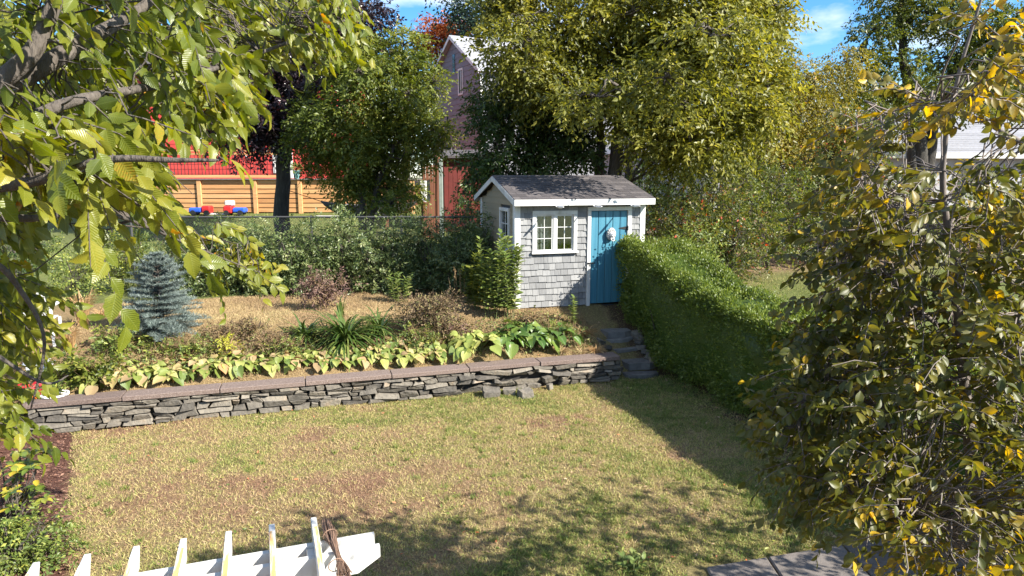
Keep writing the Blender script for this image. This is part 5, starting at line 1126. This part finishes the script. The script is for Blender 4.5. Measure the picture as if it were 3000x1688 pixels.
# ------------------------------------------------------------------ hostas
HV = {'hostay': leaf_variants('hy', 'heart', 'hostay'), 'hostag': leaf_variants('hg', 'heart', 'hostag'), 'hostalime': leaf_variants('hl', 'heart', 'hostalime'), 'hostadry': leaf_variants('hd', 'heart', 'hostadry')}
def hosta(px, py, r_, h_, kind, nl_, label, group, dry=.0, ls=.16):
    p = PG(px, py); t = thing('hosta', label, 'hosta', p, 0, group)
    for k in range(nl_):
        a = random.uniform(0, 6.28); q = (k + .5) / nl_; el = R(75) * (1 - q) + R(12) * q
        st_ = np.array((math.cos(a) * math.cos(el), math.sin(a) * math.cos(el), math.sin(el))) * (r_ * (.35 + .65 * q)) * (.8, .8, h_ / r_)
        st_[2] = max(st_[2], .05)
        kd = kind if random.random() > dry else 'hostadry'
        out_ = np.array((math.cos(a), math.sin(a), .15 - .75 * q + random.uniform(-.25, .2))); place_leaf(random.choice(HV[kd]), t, st_, out_ + rng.normal(0, .18, 3), np.array((math.cos(a) * .55, math.sin(a) * .55, 1)) + rng.normal(0, .25, 3), ls * random.uniform(.7, 1.2) * (.6 + .4 * q))
        if k % 3 == 0: G().tube(curve((0, 0, 0), st_, .02, 4), .004, 4).obj('stalk', M['stem'], t)
LY = 'small yellowing hosta in the row spilling over the wall cap'; GY = 'yellowing hostas along the wall'
for i, px in enumerate(range(300, 1345, 58)):
    py = np.interp(px, [300, 700, 1000, 1340], [1128, 1088, 1062, 1040]) + random.uniform(-10, 8); hosta(px + random.uniform(-14, 14), py, .34, .27, 'hostay', 30, LY, GY, .10, .19)
for i, px in enumerate(range(350, 1340, 82)):
    py = np.interp(px, [300, 700, 1000, 1340], [1095, 1058, 1035, 1012]) + random.uniform(-8, 8); hosta(px + random.uniform(-14, 14), py, .32, .26, 'hostay', 24, LY, GY, .2, .17)
for i, px in enumerate(range(280, 1330, 70)):
    py = np.interp(px, [300, 700, 1000, 1340], [1112, 1074, 1050, 1028]) + random.uniform(-8, 8); hosta(px + random.uniform(-20, 20), py, .3, .24, 'hostay', 22, LY, GY, .15, .17)
hosta(1405, 1034, .66, .55, 'hostalime', 64, 'large lime hosta flopping over the wall cap', None, .02, .26)
hosta(1372, 1004, .42, .40, 'hostalime', 34, 'upright pale hosta behind the lime hosta', None, .03, .2)
for px, py, lb in ((1490, 1012, 'dark green hosta nearest the lime hosta'), (1560, 1014, 'dark green hosta in the middle of the green mound'), (1625, 1000, 'dark green hosta at the step side of the mound'), (1530, 985, 'dark green hosta behind the mound towards shed')): hosta(px, py, .5, .48, 'hostag', 44, lb, None, .0, .25)
# ------------------------------------------------------------------ strappy clumps
def straps(name, label, cat, base, n_, ln, mat, spread=1., wd=1., stiff=.6, group=None):
    t = thing(name, label, cat, base, 0, group)
    for k in range(n_):
        a = random.uniform(0, 6.28); L_ = ln * random.uniform(.6, 1.1); up_ = random.uniform(stiff, 1.4); s = np.linspace(0, 1, 8); rr = L_ * spread * .8 * s ** 1.3 / (1 + .3 * up_); zz = L_ * (up_ * .75 * s - (.95 - .35 * up_) * s ** 2.2)
        side = np.array((-math.sin(a), math.cos(a), 0)); w_ = .013 * wd * np.array((.8, 1, 1.1, 1.1, 1, .8, .5, .06))
        cpt = np.stack([math.cos(a) * rr, math.sin(a) * rr, zz], -1) + (random.uniform(-.06, .06), random.uniform(-.06, .06), 0)
        V = np.concatenate([cpt - side * w_[:, None], cpt + (0, 0, -.004), cpt + side * w_[:, None]]); F = []
        for i in range(7): F += [(i, i + 1, 9 + i, 8 + i), (8 + i, 9 + i, 17 + i, 16 + i)]
        me = mk_mesh('blade', V, [np.array(F)], {'rnd': np.full(24, np.clip(random.gauss(.45, .28), 0, 1))}, True); ob('blade', me, M[mat], t)
    return t
straps('daylily', 'large arching green daylily clump in the terrace bed', 'daylily', PG(1015, 1015), 190, 1.15, 'strap', 1.1, 1.3)
straps('daylily', 'smaller daylily clump left of the large arching one', 'daylily', PG(895, 1000), 90, .75, 'strap', 1.1, 1.2)
straps('daylily', 'daylily clump between the large one and brown bush', 'daylily', PG(1110, 985), 90, .85, 'strap', 1.1, 1.2)
straps('iris', 'stiff upright blades rising behind the daylilies', 'iris', PG(1000, 930), 14, .75, 'goldenrod', .3, 1.2, 1.2)
straps('ornamental_grass', 'tall tan feathery ornamental grass beside the spruce', 'grass clump', PG(245, 955), 170, 1.05, 'reed', .45, .38, 1.25)
straps('ornamental_grass', 'shorter tan ornamental grass before the white chair', 'grass clump', PG(205, 1025), 110, .8, 'reed', .5, .38, 1.2)
straps('ornamental_grass', 'spiky brown grass at the spruce foot', 'grass clump', PG(300, 930), 60, .5, 'reed', 1.2, .4)
straps('grass_tuft', 'dry grass tuft near the top of the steps', 'grass clump', PG(1720, 985), 70, .32, 'reed', 1.2, .4)
straps('grass_tuft', 'pale dry tuft on the wall end by steps', 'grass clump', PG(1745, 1035), 90, .28, 'reed', 1.3, .4)
for i, (px, py) in enumerate(((1680, 1015), (1650, 1035), (1700, 1040))): straps('grass_tuft', 'straw coloured grass tuft behind the wall cap', 'grass clump', PG(px, py), 60, .26, 'straw', 1.2, .4, group='tufts behind the wall cap')
# ------------------------------------------------------------------ stalk plants
def stalks(name, label, cat, base, n_, ht, spread, mat, leaf=.1, per=46, stem='stem', tm='mid', plume=0, group=None, bare=.15):
    t = thing(name, label, cat, base, 0, group); PP = []; TT = []; NN = []; g = G()
    for k in range(n_):
        a = random.uniform(0, 6.28); q = spread * math.sqrt(random.random()); hh = ht * random.uniform(.7, 1.05); b0 = np.array((math.cos(a) * q * .5, math.sin(a) * q * .5, -.03)); tip = np.array((math.cos(a) * q, math.sin(a) * q, hh)); pts = curve(b0, tip, 0, 7, .012); g.tube(pts, [.006, .003], 5)
        for i in range(per):
            f = bare + (1 - bare) * (i + .5) / per; c = np.array([np.interp(f, np.linspace(0, 1, 7), pts[:, j]) for j in range(3)]); an = i * 2.4 + k; PP.append(c); sl_ = 1.1 - .6 * f
            TT.append((math.cos(an), math.sin(an), .35 + .5 * f - .25)); NN.append((-.3 * math.cos(an), -.3 * math.sin(an), 1))
    m = len(PP); sz = leaf * rng.uniform(.6, 1.2, m); g.obj('stems', M[stem], t, kind='stuff')
    ob('foliage', leaves_mesh('foliage', np.array(PP), np.array(TT, float) + rng.normal(0, .15, (m, 3)), np.array(NN, float) + rng.normal(0, .25, (m, 3)), sz, rng.normal(.5, .25, m), tm), M[mat], t, kind='stuff')
    return t
stalks('goldenrod', 'tall pale green goldenrod stalks against the shed corner', 'plant', PG(1488, 935), 8, 1.62, .24, 'goldenrod', .15, 66)
stalks('goldenrod', 'goldenrod stalks left of the shed corner board', 'plant', PG(1440, 930), 8, 1.5, .30, 'goldenrod', .15, 60)
stalks('goldenrod', 'darker goldenrod clump beside the shed side wall', 'plant', PG(1395, 905), 10, 1.1, .36, 'mid', .15, 44)
stalks('milkweed', 'thin yellow green weed stalk before shingled wall', 'plant', PG(1682, 950), 1, .72, .02, 'goldenrod', .10, 70)
stalks('phlox', 'pale green upright phlox before the shrub row', 'plant', PG(1168, 885), 9, .62, .30, 'goldenrod', .11, 26)
stalks('dry_stalks', 'bare pale stalks leaning beside goldenrod', 'plant', PG(1345, 890), 6, .75, .28, 'reed', .05, 5, 'drystem')
stalks('dead_stem', 'thin dead flower stem before the shed wall', 'plant', PG(1635, 965), 2, .35, .06, 'dryred', .05, 8, 'drystem')
shrub('dry_bush', 'round brown drying bush behind the hostas', PG(1262, 985), .66, .5, .75, 'drybush', 4600, .05, tw=.2, stem='drystem')
shrub('dry_bush', 'reddish brown dried bush at the terrace back', PG(955, 905), .55, .4, .7, 'dryred', 2200, .055, tw=.22, stem='drystem')
shrub('dry_bush', 'low green brown bush between daylily and brown bush', PG(1230, 1010), .35, .3, .34, 'weed', 1300, .045, tw=.16, stem='drystem')
shrub('low_plant', 'yellow leaved small plant behind the hostas', PG(668, 1035), .22, .2, .32, 'yellow', 320, .06, tw=.15, stem='drystem')
shrub('low_plant', 'green leafy perennial near the spruce foot', PG(360, 1025), .42, .3, .34, 'weed', 1100, .07, tw=.18, stem='drystem')
shrub('low_plant', 'leafy green perennial at the wall cap start', PG(250, 1120), .5, .35, .42, 'mid', 1300, .08, tw=.2, stem='drystem')
for i, (px, py, mt, lb) in enumerate(((560, 1030, 'weed', 'straggly green weed patch by yellow plant'), (480, 1040, 'weed', 'green weed patch below the spruce'), (780, 1020, 'drybush', 'brown seedhead patch left of daylilies'), (850, 1035, 'weed', 'green groundcover patch behind middle hostas'), (720, 985, 'drybush', 'dried perennial patch on open terrace'), (1320, 985, 'dryred', 'withered reddish perennials before goldenrod'), (1560, 960, 'drybush', 'dry stubble patch below the shed wall'), (640, 1000, 'drybush', 'dry tangle patch right of spruce'), (1640, 985, 'weed', 'mixed weeds between green mound and steps'))):
    shrub('weed_patch', lb, PG(px, py), .42, .34, .24, mt, 900, .05, tw=.14, cat='weeds', stem='drystem')
stalks('lawn_weed', 'upright green weeds at the lawn edge near paving', 'plant', PG(1850, 1672), 7, .16, .12, 'goldenrod', .09, 8)
# low shrubs at the lawn's left edge
RV = leaf_variants('rh', 'oval', 'rhodo')
rb = PG(45, 1575); rd = thing('rhododendron', 'yellow green rhododendron beside the mulch strip', 'shrub', rb); g = G()
Q = 40
for k in range(Q):
    a = random.uniform(0, 6.28); q = .55 * math.sqrt(random.random()); c = np.array((math.cos(a) * q * .8 - .05, math.sin(a) * q * .8, random.uniform(.25, .9))); g.tube(curve((-.05, 0, -.05), c, .05, 6, .02), [.012, .004], 5)
    for i in range(7):
        an = i * 2 * math.pi / 7 + k; el = random.uniform(-.25, .45); tdir = np.array((math.cos(an), math.sin(an), el)); place_leaf(random.choice(RV), rd, c, tdir, np.array((0, 0, 1.)) + rng.normal(0, .2, 3) - tdir * .3, random.uniform(.08, .13))
g.obj('stems', M['bark'], rd)
shrub('box_bush', 'low round small leaved bush at the pergola end', PG(90, 1672) + (-.15, -.1, 0), .62, .5, .5, 'weed', 5200, .045, tw=.16, nclump=14)
# garden chair, flowers, pot at the wall's far end
ch0 = PG(120, 1010); ch = thing('garden_chair', 'white slatted garden chair half hidden by leaves', 'chair', ch0, R(200))
for xq in (-.24, .24):
    for yq in (-.22, .22): G().box(xq - .02, xq + .02, yq - .02, yq + .02, 0, .62 if yq > 0 else .40, bev=.004).obj('leg', M['white'], ch)
    G().box(xq - .035, xq + .035, -.27, .26, .62, .645, bev=.006).obj('armrest', M['white'], ch)
for k in range(6): G().box(-.22 + k * .075, -.22 + k * .075 + .065, -.25, .22, .402, .42, bev=.004).obj('seat_slat', M['white'], ch)
for k in range(6):
    V, F = bevbox(-.22 + k * .075, -.22 + k * .075 + .065, .22, .238, .36, .95 - .04 * abs(k - 2.5), .004); V = np.array(V); V[:, 1] += (V[:, 2] - .36) * .3; G().add(V, F).obj('back_slat', M['white'], ch)
def flowers(label, px, py, h_, r_, petal, nf, fs):
    p = PG(px, py); t = thing('flowering_plant', label, 'flowers', p); g = G(); PP = []; TT = []; NN = []; L_ = []
    for k in range(nf):
        a = random.uniform(0, 6.28); q = r_ * math.sqrt(random.random()); c = np.array((math.cos(a) * q, math.sin(a) * q, h_ * random.uniform(.6, 1.05))); g.tube(curve((0, 0, -.02), c, .03, 5, .01), .004, 4)
        up_ = nrm(np.array((random.gauss(0, .3), -.6, .8))); s1 = nrm(np.cross(up_, (1, 0, 0))); s2 = np.cross(up_, s1)
        for i in range(6): an = i * math.pi / 3; tt = s1 * math.cos(an) + s2 * math.sin(an); PP.append(c); TT.append(tt + up_ * .3); NN.append(up_ - tt * .2)
        for i in range(7): L_.append(c * random.uniform(.2, .9))
    m = len(PP); ob('blossom', leaves_mesh('blossom', np.array(PP), np.array(TT), np.array(NN), fs * rng.uniform(.8, 1.2, m), rng.random(m), 'mid'), M[petal], t, kind='stuff')
    L_ = np.array(L_); m = len(L_); ob('foliage', leaves_mesh('foliage', L_, rng.normal(0, 1, (m, 3)), rng.normal(0, .4, (m, 3)) + (0, 0, 1), .07, rng.random(m), 'mid'), M['weed'], t, kind='stuff'); g.obj('stems', M['stem'], t)
flowers('white flowers below the white garden chair', 120, 1115, .28, .22, 'whitepetal', 14, .045)
flowers('deep red flowers at the wall end', 95, 1200, .34, .2, 'redpetal', 12, .05)
flowers('orange flowers in front of the red ones', 62, 1225, .3, .2, 'orangepetal', 14, .055)
pt = PG(165, 1195); o = thing('grey_planter', 'small pale planter bowl on the wall end', 'planter', (pt[0], pt[1], pt[2]))
pr = [(.09, 0), (.16, .12), (.18, .13), (.18, .15), (.155, .15), (.13, .1)]; k = 18; V = [(r_ * math.cos(2 * math.pi * i / k), r_ * math.sin(2 * math.pi * i / k), z) for r_, z in pr for i in range(k)]
G().add(V, [(r_ * k + i, r_ * k + (i + 1) % k, (r_ + 1) * k + (i + 1) % k, (r_ + 1) * k + i) for r_ in range(5) for i in range(k)] + [tuple(range(k - 1, -1, -1))]).obj('bowl', M['lion'], o)
m = 60; ps, dr = in_ellipsoid(np.array((0, 0, .17)), np.array((.12, .12, .08)), m, .2); ob('foliage', leaves_mesh('foliage', ps, dr + (0, 0, .5), rng.normal(0, 1, (m, 3)), .07, rng.random(m)), M['weed'], o, kind='stuff')

# ------------------------------------------------------------------ foreground trees
def near_tree(name, label, base, limbs, zones, mat, tm, size, bark, axis_fn, per, tw, droop, hang, up, tint=.2, shape_bias=0.):
    base = np.asarray(base, float); root = thing(name, label, 'tree', base); g = G(); nodes = []
    for pts, rad in limbs:
        s_ = smooth_path(np.array([P(*q) for q in pts]) - base, 22); g.tube(s_, rad, 9); nodes.append(s_)
    nodes = np.concatenate(nodes)
    PP = []; TT = []; NN = []; RR = []; SS = []
    for poly, n_, d0, d1, bias in zones:
        q = in_poly(poly, n_); d = rng.uniform(d0, d1, n_); pts = np.array([P(a, b_, c) for (a, b_), c in zip(q, d)]) - base
        ax = axis_fn(pts, q); pos, t, n, sid = sprays(pts, ax, per, tw, up, droop, hang=hang, jit=.28)
        PP.append(pos); TT.append(t); NN.append(n); RR.append(.45 + bias + rng.normal(0, tint * .6, n_)[sid] + rng.normal(0, tint * .7, len(pos))); SS.append(size * rng.uniform(.6, 1.15, len(pos)) * (min(1, (.5 * (d0 + d1) / 3.5)) ** .8 if tm == 'oval' else 1))
        for k in range(n_):
            dist = np.linalg.norm(nodes - pts[k], axis=1); j = nodes[int(np.argmin(dist))]
            if dist.min() < .75: g.tube(curve(j, pts[k], .08 * dist.min(), 6, .05 * dist.min()), [.0048, .0028], 4, cap=False)
            e = pts[k] + nrm(ax[k]) * tw; e[2] -= droop * tw; g.tube([pts[k], (pts[k] + e) / 2 + (0, 0, droop * tw * .25), e], [.0032, .0015], 4, cap=False)
    g.obj('trunk', M[bark], root, smooth=True)
    PP = np.concatenate(PP); TT = np.concatenate(TT); NN = np.concatenate(NN); RR = np.concatenate(RR); RR = np.where(rng.random(len(RR)) < .012, 1., np.clip(RR, 0, .93 if mat == 'elm' else 1.)); SS = np.concatenate(SS)
    W = PP + base; depth = W[:, 1] * CT - (W[:, 2] - H) * ST; px = 1500 + FPX * W[:, 0] / np.maximum(depth, .1); py = 844 - FPX * ((W[:, 2] - H) * CT + W[:, 1] * ST) / np.maximum(depth, .1)
    ok = depth > 1.0; PP, TT, NN, RR, SS, depth, px, py = [z_[ok] for z_ in (PP, TT, NN, RR, SS, depth, px, py)]
    vis = (px > 0) & (px < 3000) & (py > 0) & (py < 1688); sc_ = np.where(vis, SS / depth, 0); order = np.argsort(-sc_); big = order[:300]; rest = np.setdiff1d(np.arange(len(PP)), big)
    var = leaf_variants('v', tm, mat, 14, .02, 1.)
    for i in big: place_leaf(var[int(np.clip(round(RR[i] * 13 + random.uniform(-.4, .4)), 0, 13))], root, PP[i], TT[i], NN[i], SS[i])
    ob('foliage', leaves_mesh('foliage', PP[rest], TT[rest], NN[rest], SS[rest], RR[rest], tm), M[mat], root, kind='stuff')
    return root
# left: elm-like tree whose branches hang into the view
lb_ = np.array((-3.4, 2.2, gz1(-3.4, 2.2)))
def ax_l(pts, q):
    n_ = len(pts); return np.stack([np.full(n_, .75), rng.normal(0, .5, n_), np.full(n_, -.25)], -1) + rng.normal(0, .35, (n_, 3))
ZL = [([(-150, -80), (520, -80), (560, 120), (470, 250), (250, 330), (-150, 360)], 240, 2.9, 5.4, 0),
      ([(480, -80), (1030, -60), (1040, 10), (900, 50), (760, 110), (620, 190), (500, 190)], 190, 4.6, 7.2, .06),
      ([(480, 150), (700, 140), (610, 270), (600, 340), (460, 340)], 60, 3.8, 5.6, .06),
      ([(-200, 220), (280, 230), (380, 300), (430, 360), (370, 400), (250, 430), (-200, 420)], 34, 2.0, 2.7, .10),
      ([(-200, 300), (320, 310), (430, 380), (400, 440), (250, 470), (-200, 470)], 95, 3.0, 4.6, .0),
      ([(120, 470), (300, 460), (330, 510), (250, 540), (130, 530)], 8, 2.1, 2.6, .12),
      ([(-200, 480), (100, 500), (60, 640), (-200, 690)], 36, 3.4, 4.6, .0),
      ([(-200, 740), (70, 780), (100, 900), (30, 1010), (-200, 1060)], 60, 3.5, 4.6, .1),
      ([(-200, 1060), (20, 1090), (30, 1180), (0, 1240), (-200, 1250)], 22, 3.5, 4.4, .1),
      ([(520, 660), (640, 650), (750, 710), (740, 790), (650, 810), (560, 740)], 18, 4.8, 5.6, .22),
      ([(-700, -500), (300, -600), (600, -150), (-500, -100)], 60, 2.4, 4.2, 0)]
near_tree('elm_sapling', 'leafy tree in the foreground with ribbed yellow green leaves, branches overhanging terrace', lb_,
    [([(-900, 1500, 2.4), (-500, 700, 2.5), (-150, 330, 2.7), (80, 220, 2.9), (250, 120, 3.1), (420, 20, 3.4), (600, -120, 3.8)], [.11, .075, .05, .042, .034, .022, .012]),
     ([(-300, 480, 2.6), (-40, 420, 2.5), (200, 300, 2.6), (480, 245, 3.2), (750, 160, 4.6), (1060, 40, 5.6)], [.05, .035, .02, .016, .012, .007]),
     ([(-200, 380, 2.7), (60, 190, 2.8), (140, 60, 2.9), (210, -150, 3)], [.045, .036, .03, .02]),
     ([(-250, 560, 2.4), (60, 540, 2.2), (300, 470, 2.1), (520, 470, 2.1), (640, 470, 2.1)], [.03, .018, .012, .008, .004]),
     ([(-250, 620, 2.5), (100, 640, 2.6), (300, 620, 3.2), (560, 720, 4.6), (760, 800, 5.0)], [.02, .014, .010, .007, .003]),
     ([(-300, 700, 2.6), (-40, 760, 2.6), (60, 850, 2.7), (130, 1000, 2.8), (90, 1200, 2.9)], [.022, .014, .010, .007, .003]),
     ([(-350, 900, 2.6), (-80, 1000, 2.7), (120, 1120, 2.8), (200, 1100, 2.9)], [.016, .010, .006, .003])],
    ZL, 'elm', 'elm', .098, 'bark', ax_l, 12, .32, .5, .4, .35)
# right: glossy bronze-green tree
rb_ = np.array((2.75, 3.9, gz1(2.75, 3.9)))
def ax_r(pts, q):
    n_ = len(pts); return np.stack([np.where(q[:, 0] < 2800, -.7, .2), rng.normal(-.2, .5, n_), np.full(n_, .1)], -1) + rng.normal(0, .35, (n_, 3))
ZR = [([(2850, -60), (3100, -60), (3100, 300), (2880, 300), (2800, 200)], 30, 2.3, 2.75, .34),
      ([(2640, 260), (2800, 220), (3100, 300), (3100, 430), (2850, 400), (2660, 360)], 22, 2.5, 3.1, .26),
      ([(2490, 370), (2600, 340), (2700, 420), (2680, 500), (2520, 490)], 12, 2.9, 3.6, .10),
      ([(2500, 500), (2740, 480), (3100, 520), (3100, 700), (2560, 700), (2410, 620)], 125, 3.1, 4.4, .10),
      ([(2380, 620), (2640, 640), (2660, 840), (2540, 920), (2400, 800)], 75, 3.2, 4.6, -.04),
      ([(2640, 660), (3100, 660), (3100, 1000), (2600, 980)], 200, 3.2, 4.6, .03),
      ([(2340, 900), (2500, 860), (2660, 960), (2600, 1120), (2360, 1120)], 85, 3.4, 4.4, -.06),
      ([(2540, 980), (3100, 960), (3100, 1300), (2480, 1300)], 230, 3.0, 4.4, .0),
      ([(2280, 1110), (2520, 1100), (2560, 1420), (2380, 1500), (2280, 1360)], 130, 3.3, 4.2, -.06),
      ([(2460, 1280), (3100, 1280), (3100, 1500), (2480, 1540)], 170, 2.9, 4.0, .04),
      ([(2600, 1480), (3100, 1450), (3100, 1750), (2680, 1750)], 100, 2.6, 3.6, .16),
      ([(3080, 450), (4100, 450), (4200, 1250), (3080, 1350)], 240, 4.0, 5.3, .0)]  # last zone: crown out of view, shaped for its shadow on the lawn
near_tree('bronze_tree', 'foreground tree with glossy bronze green oval leaves screening the hedge', rb_,
    [([(2880, 2300, 3.7), (2862, 1688, 3.75), (2850, 1420, 3.8), (2832, 1200, 3.8), (2815, 1000, 3.85), (2790, 760, 3.85), (2760, 520, 3.85), (2800, 250, 3.7), (2900, -80, 3.6)], [.05, .04, .036, .032, .028, .022, .016, .010, .005]),
     ([(2856, 1550, 3.75), (2700, 1300, 3.7), (2520, 1180, 3.7), (2380, 1180, 3.7)], [.02, .014, .008, .004]),
     ([(2815, 1000, 3.85), (2680, 900, 3.9), (2520, 760, 3.9), (2430, 700, 3.9)], [.018, .012, .008, .004]),
     ([(2790, 780, 3.85), (2660, 640, 3.8), (2540, 520, 3.7), (2480, 430, 3.7)], [.016, .012, .007, .004]),
     ([(2850, 1450, 3.8), (2950, 1100, 3.6), (3020, 750, 3.6), (3050, 350, 3.6), (3150, 0, 3.6)], [.028, .022, .018, .012, .006]),
     ([(3060, 460, 3.3), (2960, 400, 3.3), (2860, 345, 3.35), (2740, 300, 3.4), (2600, 330, 3.5)], [.016, .013, .009, .006, .003]),
     ([(2862, 1650, 3.75), (2760, 1560, 3.3), (2650, 1500, 3.2), (2500, 1480, 3.4)], [.016, .011, .008, .004]),
     ([(2835, 1250, 3.8), (3000, 1000, 3.8), (3300, 600, 3.8), (3500, 200, 3.8)], [.022, .02, .014, .006])],
    ZR, 'magnolia', 'oval', .061, 'barkpale', ax_r, 13, .24, .35, .3, .4)
print('TRIS', sum(len(o.data.polygons) for o in bpy.data.objects if o.type == 'MESH'), 'OBJS', len(bpy.data.objects))
